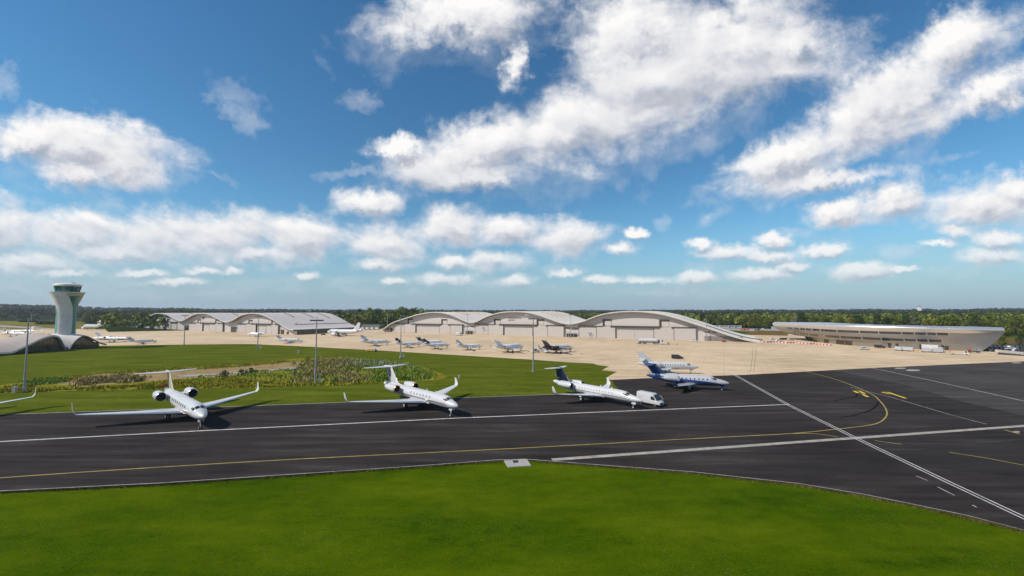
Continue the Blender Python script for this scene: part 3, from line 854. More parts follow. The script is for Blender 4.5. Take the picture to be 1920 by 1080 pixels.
# staff entrances between the bays, fence and canopy frames
for sx, w in ((102, 8.0), (200.5, 9.0)):
    b = MB(); b.box((sx, -0.12, 1.4), (w, 0.14, 2.8)); en = b.build('entrance_glazing', M['window_glass'], hangar_r)
    b = MB()
    for k in (-0.5, -0.2, 0.2, 0.5): b.box((sx + k * w * 1.2, -1.6, 1.7), (0.3, 0.3, 3.4))
    b.box((sx, -1.6, 3.5), (w * 1.25, 0.35, 0.3)); b.build('entrance_frame', M['steel'], hangar_r)
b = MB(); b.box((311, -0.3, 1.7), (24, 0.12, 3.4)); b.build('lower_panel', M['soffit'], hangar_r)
b = MB()
for s in np.linspace(300, 322, 23): b.box((s, -0.42, 1.7), (0.12, 0.1, 3.3))
b.build('panel_ribs', M['steel'], hangar_r)
b = MB(); b.box((4.5, -0.15, 2.6), (2.2, 0.2, 1.6)); b.box((8.5, -0.15, 2.0), (3.0, 0.2, 3.4)); b.build('side_window', M['window_glass'], hangar_r)
# skirt roof over the low end with a dark gutter
b = MB(); k = 12; vs = []
for i in range(k):
    s = 300 + 36 * i / (k - 1); z = max(0.4, interp_smooth(PR, s))
    vs += [(s, 20, z + 0.05), (s, 20, z + 0.5), (s, 24, z + 0.5), (s, 24, z + 0.05)]
b.add(vs, [(4 * i + q, 4 * i + q + 1, 4 * i + q + 5, 4 * i + q + 4) for i in range(k - 1) for q in range(3)])
b.build('roof_gutter', M['roof_strip'], hangar_r)

M['roof_grey'] = mat('roof_grey', (0.64, 0.57, 0.52), 0.45, 0.1, 0.05, 0.15, stretch=(0.2, 2, 1))
PL = [(0, 1.5), (7.3, 4.8), (20.1, 10.0), (32.7, 15.4), (45.2, 18.4), (57.6, 19.0), (72.3, 17.6), (88.1, 13.3), (99.8, 10.8), (108.7, 11.6), (118.5, 14.7), (130.0, 18.0), (142.6, 19.1), (158.1, 18.4), (173.2, 14.6), (186.0, 11.1), (193, 10.7), (204.4, 13.4), (215.0, 17.2), (228.0, 19.2),
      (240.8, 19.3), (253.3, 17.6), (265.5, 13.9), (277.5, 9.4), (287.6, 5.8), (296, 4.6)]
bL = [bay([11, 25.4, 38.3, 50, 63, 76, 88.2], 8.7, 11.6, [(29.8, 4, 1), (67.4, 4, 1)], [(11, 30, 0.7), (31, 67, 0.9), (74, 88, 0.7)], [0, 1, 2, 2, 1, 0], 1),
      bay([115.4, 129.4, 143, 156, 169, 181], 8.4, 11.8, [(132, 4, 1), (166, 4, 1)], [(115, 131.5, 0.7), (138, 166, 1.1), (172, 181, 0.8)], [1, 2, 0, 1, 2]),
      bay([206.2, 220.5, 237, 253, 262, 271], 8.7, 12.0, [(224, 4, 1), (260, 4, 1)], [(206, 223.5, 0.7), (229, 259.5, 1.1), (266, 272, 0.8)], [1, 2, 0, 1, 2])]
strL = [(64, 80, 22), (68, 80, 44), (158, 172, 20), (162, 174, 38), (246, 262, 20), (247, 264, 40), (247, 266, 58)] + [(276.5, 277.3, 12)]
hangar_l = make_hangar('arched_hangar', 'hangar row with three grey wave arches and one dark half-open door', (-454.4, 516.25), (0.88535, -0.46492), PL, bL, 72, strL, True,
                       [], M['roof_grey'])
for sx in (108, 198):
    b = MB(); b.box((sx, -0.12, 2.7), (9.5, 0.16, 5.4)); b.build('entrance_glazing', M['window_glass'], hangar_l)
    b = MB(); b.box((sx, -1.0, 5.7), (10.5, 2.0, 0.4)); b.build('entrance_canopy', M['steel'], hangar_l)
b = MB(); b.box((142, -0.1, 14.6), (6, 0.14, 0.9)); b.box((141, -0.1, 13.0), (4, 0.14, 0.8)); b.build('sign_lettering', M['lettering_dark'], hangar_l)
b = MB(); b.prism([(146, 15.2), (150.5, 15.6), (152.5, 17.0), (150, 17.4), (148, 16.4)], -0.14, -0.04); b.build('wing_emblem', M['lettering_white'], hangar_l)
for sx, w, h in ((275.5, 4.5, 4.2), (283, 3.0, 2.6)):
    b = MB(); b.box((sx, -0.12, h / 2), (w, 0.2, h)); b.build('side_window', M['window_glass'], hangar_l)
b = MB(); b.box((7, -0.12, 2.4), (3, 0.2, 4.8)); b.build('side_door', M['dark_void'], hangar_l)
# gutter line along the long flank of the roof
b = MB(); b.box((279.5, 40, 8.75), (0.7, 62, 0.35)); b.build('roof_gutter', M['roof_strip'], hangar_l)

# ------------------------------------------------------------------ terminal
M['anodised'] = mat('anodised', (0.37, 0.365, 0.375), 0.36, 0.85, 0.05, 0.25, stretch=(1, 1, 0.3))
M['metal_skylit'] = mat('metal_skylit', (0.74, 0.72, 0.73), 0.36, 0.8, 0.04, 0.25)  # same metal as the walls; bright sky reflection put into the colour
BASE = [(213, 306), (207.5, 284), (207, 265), (211.5, 250), (219.5, 238.5), (230.5, 229.5), (244, 220.5)]
TOP = [(202, 326), (201, 303), (200, 280), (203, 261), (210, 246), (221, 234), (235, 224.5), (251, 216)]
NB = 72
base_c = catmull([(x, y, 0) for x, y in BASE], NB); top_c = catmull([(x, y, 0) for x, y in TOP], NB)
term = thing('terminal_building', 'long low silver terminal with overhanging curved front and ribbon windows', 'terminal', (225, 262, 0))
TO = Vector((225, 262, 0))


def term_pt(u, v):
    """u along the front 0..1; v up the section: 0 ground, 1 window wall top, then over the bullnose"""
    i = u * (NB - 1); k = min(int(i), NB - 2); f = i - k
    B = base_c[k].lerp(base_c[k + 1], f); T = top_c[k].lerp(top_c[k + 1], f)
    tt = (top_c[k + 1] - top_c[k]).normalized(); out = Vector((tt.y, -tt.x, 0))
    if out.x > 0: out = -out
    zt = 12.7 + 0.5 * math.sin(math.pi * min(1, u * 1.1))
    if v <= 1:
        z = v * 9.4
        w = interp([(0, 0), (2.9, 0.06), (3.3, 0.36), (6.6, 0.86), (8.2, 0.97), (9.4, 1.0)], z)
        k_ = max(0.0, min(1.0, (u - 0.45) / 0.5)); w = w * (1 - k_) + (z / 9.4) ** 0.85 * k_
        P = B.lerp(T, w); P = P + out * 0.0
        return Vector((P.x, P.y, z)) - TO
    a = (v - 1)            # 0..1 round the nose
    th = a * math.pi * 0.52
    o = 1.1 * math.sin(min(th * 1.9, math.pi)) - 2.2 * max(0, a - 0.5) ** 1.6
    z = 9.4 + (zt - 9.4) * (0.45 * math.sin(th) / math.sin(math.pi * 0.52) + 0.55 * a ** 0.9)
    P = T + out * o
    return Vector((P.x, P.y, z)) - TO


vlist = [0, 0.30, 0.31, 0.352, 0.45, 0.6, 0.75, 0.9, 1.0] + [1 + k / 12 for k in range(1, 13)]
b = MB(); NU = 120; grid = []
for v in vlist:
    for i in range(NU): grid.append(term_pt(i / (NU - 1), v))
b.add(grid, [(j * NU + i, j * NU + i + 1, (j + 1) * NU + i + 1, (j + 1) * NU + i) for j in range(len(vlist) - 1) for i in range(NU - 1)])
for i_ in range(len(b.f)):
    if b.f[i_][0] // NU >= 8: b.m[i_] = 1  # rounded upper edge takes the copy lightened for reflected sky
shell = b.build('front_shell', [M['anodised'], M['metal_skylit']], term, raw=True); shell.data.polygons.foreach_set('use_smooth', [True] * len(shell.data.polygons))
# roof and back, end faces
back = [Vector((240, 322, 0)) - TO, Vector((233, 285, 0)) - TO, Vector((240, 255, 0)) - TO, Vector((250, 240, 0)) - TO, Vector((257, 232, 0)) - TO]
bc = catmull(back, NU)
b = MB(); r0 = [term_pt(i / (NU - 1), 2.0) for i in range(NU)]
vs = r0 + [Vector((p.x, p.y, 12.4)) for p in bc] + [Vector((p.x, p.y, 0)) for p in bc]
b.add(vs, [(j * NU + i, j * NU + i + 1, (j + 1) * NU + i + 1, (j + 1) * NU + i) for j in range(2) for i in range(NU - 1)])
b.build('roof', M['metal_skylit'], term, raw=True)
for e, u in ((0, 0.0), (NU - 1, 1.0)):
    b = MB(); prof = [term_pt(u, v) for v in vlist]; p = bc[e]
    pts = prof + [Vector((p.x, p.y, 12.4)), Vector((p.x, p.y, 0))]
    b.add(pts, [tuple(range(len(pts)))]); b.build('end_wall', M['anodised'], term, raw=True)


def find_u(px, v):
    lo, hi = 0.0, 1.0
    for _ in range(30):
        m = (lo + hi) / 2
        if chart_of(term_pt(m, v) + TO)[0] < px: lo = m
        else: hi = m
    return (lo + hi) / 2


def term_patch(name, px0, px1, z0, z1, m, off=0.07, skew=0.0, parent=None):
    v0, v1 = z0 / 9.4, z1 / 9.4; b = MB(); k = 5; vs = []
    for v, sk in ((v0, 0), (v1, skew)):
        ua, ub = find_u(px0 + sk, v), find_u(px1 + sk, v)
        for i in range(k):
            u = ua + (ub - ua) * i / (k - 1)
            P = term_pt(u, v); Q = term_pt(min(1, u + 0.01), v); Rr = term_pt(u, min(1, v + 0.02))
            n = (Q - P).cross(Rr - P).normalized()
            if n.x > 0: n = -n
            vs.append(P + n * off)
    b.add(vs, [(i, i + 1, k + i + 1, k + i) for i in range(k - 1)])
    return b.build(name, m, parent or term, raw=True)


M['mullion'] = mat('mullion', (0.55, 0.53, 0.52), 0.4, 0.5, 0.0)
UP = [1477, 1489, 1501, 1512, 1524, 1540, 1571, 1613, 1649, 1692, 1716, 1739, 1757, 1780]
for a, c in zip(UP, UP[1:]):
    w = term_patch('window', a, c - 1.2, 8.1, 9.35, M['window_glass'], skew=-1.5)
    term_patch('mullion', c - 1.2, c, 7.8, 9.35, M['mullion'], 0.14, skew=-1.5, parent=w)
for row in ([1489, 1501, 1519, 1537], [1549, 1577, 1618, 1654, 1697, 1720, 1742, 1768]):
    for a, c in zip(row, row[1:]):
        w = term_patch('window', a, c - 1.2, 4.3, 5.6, M['window_glass'], skew=-2.0)
        term_patch('mullion', c - 1.2, c, 4.0, 5.7, M['mullion'], 0.14, skew=-2.0, parent=w)
for a, c, h in ((1498, 1508, 2.2), (1509, 1524, 2.4), (1526, 1532, 1.6), (1545, 1554, 2.4), (1568, 1583, 2.6), (1584, 1598, 2.6), (1665, 1671, 2.7), (1679, 1685, 2.7), (1724, 1731, 2.7), (1764, 1770, 2.7), (1771, 1779, 2.3)):
    term_patch('door', a, c, 0.02, h, M['window_glass'])

fc = sheet('terminal_forecourt', GP([(1545, 647.2), (1596, 650.2), (1639, 653.4), (1700, 657), (1770, 661), (1837, 662.6), (1870, 664)]) + [Vector((262, 228, 0)), Vector((250, 244, 0)), Vector((235, 262, 0)), Vector((228, 290, 0)), Vector((214, 296, 0))], 0.012, M['concrete'])

# ------------------------------------------------------------------ control tower
M['tower_concrete'] = mat('tower_concrete', (0.68, 0.63, 0.59), 0.6, 0, 0.06, 0.25, stretch=(1, 1, 2.5), dirt=(0.36, 0.33, 0.31))
M['teal_glass'] = mat('teal_glass', (0.05, 0.21, 0.20), 0.12, 0.2, 0.15, 0.3, spec=0.8)
M['teal_glass_pale'] = mat('teal_glass_pale', (0.20, 0.42, 0.38), 0.15, 0.2, 0.1, 0.3, spec=0.8)
M['cab_glass'] = mat('cab_glass', (0.006, 0.13, 0.115), 0.05, 0.0, 0.6, 0.25, spec=0.9)
TC = Vector((-249.7, 236.5, 0))
tower = thing('control_tower', 'tall pale flared control tower with teal glass cab and glazed flank', 'control tower', TC)
RT = [(0, 4.8), (4, 4.7), (10, 4.6), (16, 4.5), (20, 4.5), (24, 4.9), (27, 5.5), (29.5, 6.3), (31.2, 7.0)]
view = math.atan2(-TC.y, -TC.x)                 # bearing from the tower to the photographer's mound
def tower_pt(z, phi, extra=0.0):
    """phi: 0 = right hand side as seen from the mound, -90 deg = facing it"""
    r = interp_smooth(RT, z) + extra
    a = view + math.pi / 2 + phi
    # rounded square plan
    return Vector((math.cos(a) * r, math.sin(a) * r * 1.0, z))


def shell_part(name, phi0, phi1, z0, z1, out, thick, m, nz=26, np_=14):
    b = MB(); rings = []
    for i in range(nz):
        z = z0 + (z1 - z0) * i / (nz - 1); a, c = R(phi0(z)), R(phi1(z)); ring = []
        for j in range(np_): ring.append(tower_pt(z, a + (c - a) * j / (np_ - 1), out))
        for j in range(np_ - 1, -1, -1): ring.append(tower_pt(z, a + (c - a) * j / (np_ - 1), out - thick))
        rings.append(ring)
    b.loft(rings); return b.build(name, m, tower, True, 40)


bR_ = lambda z: interp_smooth([(0, -62), (8, -60), (17, -56), (23, -62), (27, -76), (31.2, -92)], z)
bL_ = lambda z: interp_smooth([(0, -136), (17, -134), (23, -146), (27, -172), (31.2, -186)], z)
shell_part('concrete_shell', bL_, bR_, 0.0, 31.2, 0.0, 0.7, M['tower_concrete'])
bR2 = lambda z: bR_(z) + 180; bL2 = lambda z: bL_(z) + 180
shell_part('concrete_shell', bL2, bR2, 0.0, 31.2, 0.0, 0.7, M['tower_concrete'])
zs = np.linspace(0.1, 29.2, 29)
for s_, m in ((0, M['teal_glass']), (1, M['teal_glass_pale'])):
    for i in range(28):
        f0 = (lambda z: bR_(z)) if s_ == 0 else (lambda z: bR_(z) + 180)
        f1 = (lambda z: bL_(z) + 180) if s_ == 0 else (lambda z: bL_(z) + 360)
        shell_part('glass_panel', f0, f1, zs[i] + 0.05, zs[i + 1] - 0.09, -0.45, 0.1, m, 2, 8)
b = MB(); b.loft([[tower_pt(z, k * math.pi / 12, -0.7) for k in range(24)] for z in np.linspace(0, 30.5, 20)]); b.build('core', M['dark_void'], tower, True)
M['tower_band'] = mat('tower_band', (0.48, 0.38, 0.30), 0.6, 0, 0.08, 0.5)
shell_part('parapet_band', lambda z: -92, lambda z: 10, 29.3, 31.2, 0.02, 0.4, M['tower_band'], 4, 16)
b = MB(); b.lathe([(31.2, 0.1), (31.2, 7.1), (31.7, 7.25), (31.7, 6.6), (31.5, 6.5), (31.5, 0.1)], n=40); b.build('balcony', M['tower_concrete'], tower, True, 30)
NC = 14
cab = None
for k in range(NC):
    a0, a1 = 2 * math.pi * k / NC, 2 * math.pi * (k + 1) / NC
    b = MB(); e = 0.012
    b.add([(4.6 * math.cos(a0 + e), 4.6 * math.sin(a0 + e), 31.6), (4.6 * math.cos(a1 - e), 4.6 * math.sin(a1 - e), 31.6), (5.4 * math.cos(a1 - e), 5.4 * math.sin(a1 - e), 34.9), (5.4 * math.cos(a0 + e), 5.4 * math.sin(a0 + e), 34.9)], [(0, 1, 2, 3)])
    pn = b.build('cab_pane', M['cab_glass'], tower, raw=True)
    b = MB(); b.tube([(4.63 * math.cos(a0), 4.63 * math.sin(a0), 31.6), (5.43 * math.cos(a0), 5.43 * math.sin(a0), 34.9)], 0.12, 5); b.build('cab_mullion', M['dark_void'], tower)
b = MB(); b.lathe([(31.6, 0.1), (31.6, 4.0), (32.4, 4.1), (32.6, 0.1)], n=24); b.build('cab_desk', M['grey_paint'], tower)
b = MB(); b.lathe([(34.85, 0.1), (34.85, 5.55), (35.2, 5.75), (35.8, 5.6), (36.4, 4.7), (36.65, 2.2), (36.7, 0.1)], n=32); rf = b.build('cab_roof', M['tower_concrete'], tower, True, 30)
b = MB(); b.tube([(1, 1, 36.5), (1, 1, 38.0)], 0.08, 6); b.box((2.5, 0.5, 36.8), (1.2, 0.8, 0.5)); b.build('roof_aerial', M['steel'], rf)

# low building with swept roofs at the tower's foot; its glass front faces the lawn
low = thing('swept_roof_building', 'low building with swooping pale roof and dark arched glazing beside tower foot', 'building', (-243, 220, 0))
LO = Vector((-243, 220, 0))
FR = [(150, 1.9), (185, 1.75), (197.5, 1.7), (203.5, 1.5), (208, 3.3), (215.5, 6.9), (219, 8.0), (222, 8.4), (225, 7.0), (227, 3.6), (228.6, 0.1)]
MIDR = [(150, 3.4), (185, 4.0), (197.5, 4.6), (208, 6.6), (216, 8.3), (222, 9.0), (226, 9.1), (229, 8.9)]
BKR = [(150, 2.0), (185, 2.4), (208, 4.0), (222, 5.8), (229, 6.5)]
def roof_sheet(name, ys, cols, parent, m):
    b = MB(); n = len(ys); vs = []
    for x, tab in cols:
        for y in ys: vs.append(Vector((x(y) if callable(x) else x, y, interp_smooth(tab, y))) - LO)
    b.add(vs, [(j * n + i, j * n + i + 1, (j + 1) * n + i + 1, (j + 1) * n + i) for j in range(len(cols) - 1) for i in range(n - 1)])
    o = b.build(name, m, parent, raw=True); o.data.polygons.foreach_set('use_smooth', [True] * len(o.data.polygons)); return o
M['swept_roof'] = mat('swept_roof', (0.44, 0.375, 0.33), 0.6, 0.1, 0.06, 0.2, stretch=(0.3, 2, 1))
ys = list(np.linspace(150, 228.6, 70))
Q1 = [(y, interp_smooth(FR, y) * 0.45 + interp_smooth(MIDR, y) * 0.55) for y in ys]
roof_sheet('roof', ys, [(-240.2, FR), (-245, Q1), (-253, MIDR), (-262, [(y, (interp_smooth(MIDR, y) + interp_smooth(BKR, y)) / 2) for y in ys]), (-272, BKR)], low, M['swept_roof'])
fas = MB(); n = len(ys); vs = []
for x, dz in ((-240.0, 0.06), (-239.9, -0.75), (-240.6, -0.75)):
    for y in ys: vs.append(Vector((x, y, max(0.03, interp_smooth(FR, y) + dz))) - LO)
fas.add(vs, [(j * n + i, j * n + i + 1, (j + 1) * n + i + 1, (j + 1) * n + i) for j in range(2) for i in range(n - 1)])
fas.build('fascia', M['tower_concrete'], low, raw=True)
FR2 = [(229.2, 0.1), (230.6, 2.6), (232.6, 5.2), (236, 7.3), (238.5, 7.0), (241.5, 5.4), (246, 3.0), (250, 1.6)]
MID2 = [(229.2, 8.6), (234, 8.8), (240, 8.4), (246, 6.0), (250, 3.8)]
BK2 = [(229.2, 7.2), (240, 7.0), (250, 3.5)]
ys2 = list(np.linspace(229.2, 250, 40))
roof_sheet('roof', ys2, [(-239.4, FR2), (-243, [(y, interp_smooth(FR2, y) * 0.5 + interp_smooth(MID2, y) * 0.5) for y in ys2]), (-250, MID2), (-262, BK2)], low, M['tower_concrete'])
fas = MB(); n = len(ys2); vs = []
for x, dz in ((-239.2, 0.06), (-239.1, -0.7), (-239.8, -0.7)):
    for y in ys2: vs.append(Vector((x, y, max(0.03, interp_smooth(FR2, y) + dz))) - LO)
fas.add(vs, [(j * n + i, j * n + i + 1, (j + 1) * n + i + 1, (j + 1) * n + i) for j in range(2) for i in range(n - 1)])
fas.build('fascia', M['dark_paint'], low, raw=True)
M['foyer_glass'] = mat('foyer_glass', (0.035, 0.034, 0.030), 0.08, 0, 0.7, 0.25, spec=0.7)
for tab, yy, x in ((FR, list(np.arange(150, 204, 4.5)) + list(np.arange(205, 228.2, 1.75)), -241.5), (FR2, list(np.arange(230, 248.5, 1.55)), -240.6)):
    for a, c in zip(yy, yy[1:]):
        za, zc = max(0.15, interp_smooth(tab, a) - 0.7), max(0.15, interp_smooth(tab, c) - 0.7)
        b = MB(); b.add([Vector((x, a + 0.06, 0)) - LO, Vector((x, c - 0.06, 0)) - LO, Vector((x, c - 0.06, zc)) - LO, Vector((x, a + 0.06, za)) - LO], [(0, 1, 2, 3)])
        b.build('window_pane', M['foyer_glass'], low, raw=True)
        b = MB(); b.box(Vector((x + 0.06, a, za / 2)) - LO, (0.12, 0.07, za)); b.build('mullion', M['dark_paint'], low)
b = MB(); b.box(Vector((-262, 200, 1.0)) - LO, (20, 98, 2.0)); b.box(Vector((-252, 240, 1.4)) - LO, (18, 18, 2.8)); b.build('rear_wall', M['cladding'], low)

# ------------------------------------------------------------------ aircraft
NOSE = [  # distance from nose in diameters, top, bottom, half width (in radii about the cabin axis)
    (0.0, -0.36, -0.36, 0.0), (0.03, -0.24, -0.47, 0.13), (0.10, -0.12, -0.57, 0.25), (0.25, 0.04, -0.68, 0.41), (0.5, 0.22, -0.80, 0.59), (0.78, 0.38, -0.88, 0.73), (0.95, 0.47, -0.92, 0.80),
    (1.12, 0.68, -0.95, 0.86), (1.3, 0.84, -0.97, 0.91), (1.55, 0.94, -0.99, 0.96), (1.9, 0.99, -1.0, 0.99), (2.4, 1.0, -1.0, 1.0)]
TAIL = [  # distance from the tail end in diameters
    (0.0, 0.66, 0.50, 0.07), (0.08, 0.76, 0.38, 0.18), (0.35, 0.85, 0.14, 0.34), (0.9, 0.94, -0.24, 0.56), (1.6, 0.98, -0.60, 0.78), (2.3, 1.0, -0.84, 0.92), (3.0, 1.0, -0.97, 0.99), (3.4, 1.0, -1.0, 1.0)]


def airfoil(le, chord, up, fwd, tc):
    fr = [(1.0, 0.0), (0.75, 0.30), (0.5, 0.46), (0.25, 0.5), (0.1, 0.36), (0.03, 0.2), (0.0, 0.0), (0.03, -0.16), (0.1, -0.26), (0.25, -0.34), (0.5, -0.30), (0.75, -0.16)]
    le = Vector(le); up = Vector(up); fwd = Vector(fwd)
    return [le - fwd * (chord * a) + up * (chord * tc * h) for a, h in fr]


def aircraft(sp, label, loc, yaw, near=False, group=None, name='business_jet', cat='jet'):
    t = thing(name, label, cat, (loc[0], loc[1], 0), yaw, group)
    Ln, D, zc, no = sp['L'], sp['D'], sp['zc'], sp['nose_off']
    Rr = D / 2; nk = sp.get('nose_k', 1.0); tk = sp.get('tail_k', 1.0)
    NR = 28 if near else 16

    def prof(xn):
        a = xn / (D * nk); c = (Ln - xn) / (D * tk)
        if a < 2.4: return tuple(interp_smooth([(q[0], q[i]) for q in NOSE], a) for i in (1, 2, 3))
        if c < 3.4: return tuple(interp_smooth([(q[0], q[i]) for q in TAIL], c) for i in (1, 2, 3))
        return 1.0, -1.0, 1.0

    def surf(xn, th, off=0.0):
        """point on the skin; th measured from the crown, positive to the left wing"""
        tp, bt, hw = prof(xn); cz = (tp + bt) / 2; vr = (tp - bt) / 2
        return Vector((no - xn, (hw * Rr + off) * math.sin(th), zc + cz * Rr + (vr * Rr + off) * math.cos(th)))

    def patch(nm, xa, xb, ta, tb, m, off=0.012, parent=None, nx=4, ny=4, xc=None, xd=None):
        """panel on the skin: along xa..xb at th=ta, xc..xd at th=tb"""
        xc = xa if xc is None else xc; xd = xb if xd is None else xd
        b = MB(); vs = []
        for j in range(ny):
            v = j / (ny - 1); x0 = xa + (xc - xa) * v; x1 = xb + (xd - xb) * v
            for i in range(nx): vs.append(surf(x0 + (x1 - x0) * i / (nx - 1), ta + (tb - ta) * v, off))
        b.add(vs, [(j * nx + i, j * nx + i + 1, (j + 1) * nx + i + 1, (j + 1) * nx + i) for j in range(ny - 1) for i in range(nx - 1)])
        return b.build(nm, m, parent or t, raw=True)

    xs = sorted(set([D * nk * q for q in (0, 0.01, 0.03, 0.06, 0.1, 0.17, 0.25, 0.37, 0.5, 0.64, 0.78, 0.87, 0.95, 1.03, 1.12, 1.21, 1.3, 1.42, 1.55, 1.72, 1.9, 2.15, 2.4)]
                    + list(np.linspace(D * nk * 2.4, Ln - D * tk * 3.4, 8)) + [Ln - D * tk * q for q in (3.4, 3, 2.6, 2.3, 1.9, 1.6, 1.25, 0.9, 0.6, 0.35, 0.2, 0.08, 0.0)]))
    b = MB(); b.loft([[surf(x, k * 2 * math.pi / NR) for k in range(NR)] for x in xs])
    fus = b.build('fuselage', sp['mats'][0], t, True, 50)
    wm, fm, em = sp['mats'][1], sp['mats'][2], sp['mats'][3]
    X = lambda xn: no - xn
    # belly fairing under the wing
    w = sp['wing']; rc = w['root_chord']; rx = w['root_x']
    b = MB(); rings = []
    for u in np.linspace(0, 1, 11):
        x = rx - 0.14 * rc + u * rc * 1.36; k = math.sin(math.pi * u) ** 0.55
        rings.append([Vector((X(x), Rr * (0.25 + 0.80 * k) * math.cos(a), w['z'] + 0.02 * Rr - Rr * 0.10 * (1 - k) + Rr * 0.36 * k * math.sin(a))) for a in np.linspace(0, 2 * math.pi, 14, endpoint=False)])
    b.loft(rings); b.build('belly_fairing', sp['mats'][0] if sp.get('belly_same') else sp['mats'][4], t, True, 50)
    # wings and winglets
    hs = w['half']; dih = w['dih']; sw = w['tip_x'] - rx
    for sd in (1, -1):
        secs = []
        for u in (0.0, 0.16, 0.38, 0.6, 0.8, 1.0):
            y = 0.35 * Rr + (hs - 0.35 * Rr) * u
            xle = rx + sw * u
            kk = w.get('kink', 0.38); ck = w['kink_chord']
            ch = rc + (ck - rc) * u / kk if u < kk else ck + (w['tip_chord'] - ck) * (u - kk) / (1 - kk)
            z = w['z'] + dih * u + 0.12 * u * u
            secs.append(airfoil((X(xle), sd * y, z), ch, (0, 0, 1), (1, 0, 0), 0.135 - 0.04 * u))
        b = MB(); b.loft(secs)
        # bare metal leading edge
        for i, f in enumerate(b.f):
            if len(f) == 4 and (f[0] % 12) in (4, 5, 6, 7) and (f[1] % 12) in (5, 6, 7, 8): b.m[i] = 1
        wg = b.build('wing', [wm, M['bare_metal']], t, True, 45)
        if w.get('winglet'):
            h, rake, tc_ = w['winglet']; y = hs; xle = rx + sw; z0 = w['z'] + dih + 0.12; secs = []
            c0 = w['tip_chord']
            for u, ang in ((0.0, 0), (0.12, 25), (0.28, 50), (0.5, 70), (1.0, 76)):
                yy = y + (0.42 * math.sin(min(1, u * 2.2) * 1.4) + 0.12 * u) * h * 0.55; zz = z0 + h * (u ** 1.25)
                up = (0, -sd * math.sin(R(ang)), math.cos(R(ang)))
                secs.append(airfoil((X(xle + rake * u), sd * yy, zz), c0 + (tc_ - c0) * u, up, (1, 0, 0), 0.09))
            b = MB(); b.loft(secs); b.build('winglet', sp.get('winglet_mat', wm), wg, True, 45)
        if near:
            for fy in (0.42, 0.62, 0.8):
                y = 0.35 * Rr + (hs - 0.35 * Rr) * fy; kk = 0.38
                ch = w['kink_chord'] + (w['tip_chord'] - w['kink_chord']) * (fy - kk) / (1 - kk)
                xt = rx + sw * fy + ch
                b = MB(); z = w['z'] + dih * fy - 0.05
                b.tube([(X(xt - 1.3), sd * y, z - 0.02), (X(xt - 0.9), sd * y, z - 0.12), (X(xt - 0.2), sd * y, z - 0.12), (X(xt + 0.35), sd * y, z + 0.0)], [0.03, 0.12, 0.11, 0.02], 6)
                b.build('flap_fairing', wm, wg, True)
    # fin and tailplane
    f = sp['fin']
    secs = []
    if f.get('fillet'):
        secs.append(airfoil((X(f['base_x'] - f['fillet']), 0, zc + 0.93 * Rr), f['base_c'] + f['fillet'], (0, 1, 0), (1, 0, 0), 0.03))
        secs.append(airfoil((X(f['base_x'] - 0.25 * f['fillet']), 0, zc + 1.10 * Rr), f['base_c'] + 0.2 * f['fillet'], (0, 1, 0), (1, 0, 0), 0.06))
    else:
        secs.append(airfoil((X(f['base_x'] - 0.4), 0, zc + 0.5 * Rr), f['base_c'] + 0.3, (0, 1, 0), (1, 0, 0), 0.09))
    zb = zc + 1.3 * Rr
    for u in (0.0, 0.35, 0.7, 1.0):
        secs.append(airfoil((X(f['base_x'] + 0.25 + (f['top_x'] - f['base_x'] - 0.25) * u), 0, zb + (f['top_z'] - zb) * u), f['base_c'] + (f['top_c'] - f['base_c']) * u, (0, 1, 0), (1, 0, 0), 0.10))
    b = MB(); b.loft(secs); fin = b.build('fin', fm, t, True, 45)
    s_ = sp['stab']
    for sd in (1, -1):
        secs = [airfoil((X(s_['x'] + s_['sweep'] * u), sd * s_['half'] * u, s_['z'] + s_.get('dih', 0.0) * u), s_['c0'] + (s_['c1'] - s_['c0']) * u, (0, 0, 1), (1, 0, 0), 0.10) for u in (0.0, 0.5, 1.0)]
        b = MB(); b.loft(secs); b.build('tailplane', sp.get('stab_mat', wm), t, True, 45)
    if f['top_z'] - s_['z'] < 0.6:
        b = MB(); b.tube([(X(s_['x'] - 0.5), 0, s_['z']), (X(s_['x'] + 0.1), 0, s_['z'] + 0.03), (X(s_['x'] + s_['c0']), 0, s_['z'] + 0.02), (X(s_['x'] + s_['c0'] + 0.7), 0, s_['z'] - 0.02)], [0.04, 0.24, 0.22, 0.03], 8); b.build('tailplane_bullet', fm, fin, True)
    # engines
    e = sp['eng']
    for sd in (1, -1):
        r = e['r']; l = e['l']; c = (X(e['x']), sd * e['y'], e['z']); b = MB()
        b.lathe([(0.0, r * 0.86), (-0.02 * l, r * 0.93), (-0.12 * l, r), (-0.4 * l, r * 1.0), (-0.7 * l, r * 0.88), (-0.92 * l, r * 0.66), (-0.92 * l, r * 0.58), (-0.7 * l, r * 0.5)], 'X', c, 20)
        en = b.build('engine_nacelle', em, t, True, 40)
        b = MB(); b.lathe([(-0.05 * l, r * 0.965), (0.005 * l, r * 0.93), (0.025 * l, r * 0.86), (0.0, r * 0.78), (-0.08 * l, r * 0.74)], 'X', c, 20)
        b.build('intake_lip', e.get('lip', M['bare_metal']), en, True, 60)
        b = MB(); b.lathe([(-0.06 * l, r * 0.76), (-0.14 * l, r * 0.73), (-0.15 * l, r * 0.28), (-0.06 * l, r * 0.02)], 'X', c, 16); b.build('fan', M['dark_void'], en, True)
        b = MB(); b.lathe([(-0.8 * l, r * 0.48), (-0.98 * l, r * 0.44), (-1.06 * l, r * 0.40), (-1.05 * l, r * 0.3), (-0.8 * l, r * 0.3)], 'X', c, 14); b.build('exhaust', M['steel'], en, True)
        b = MB()
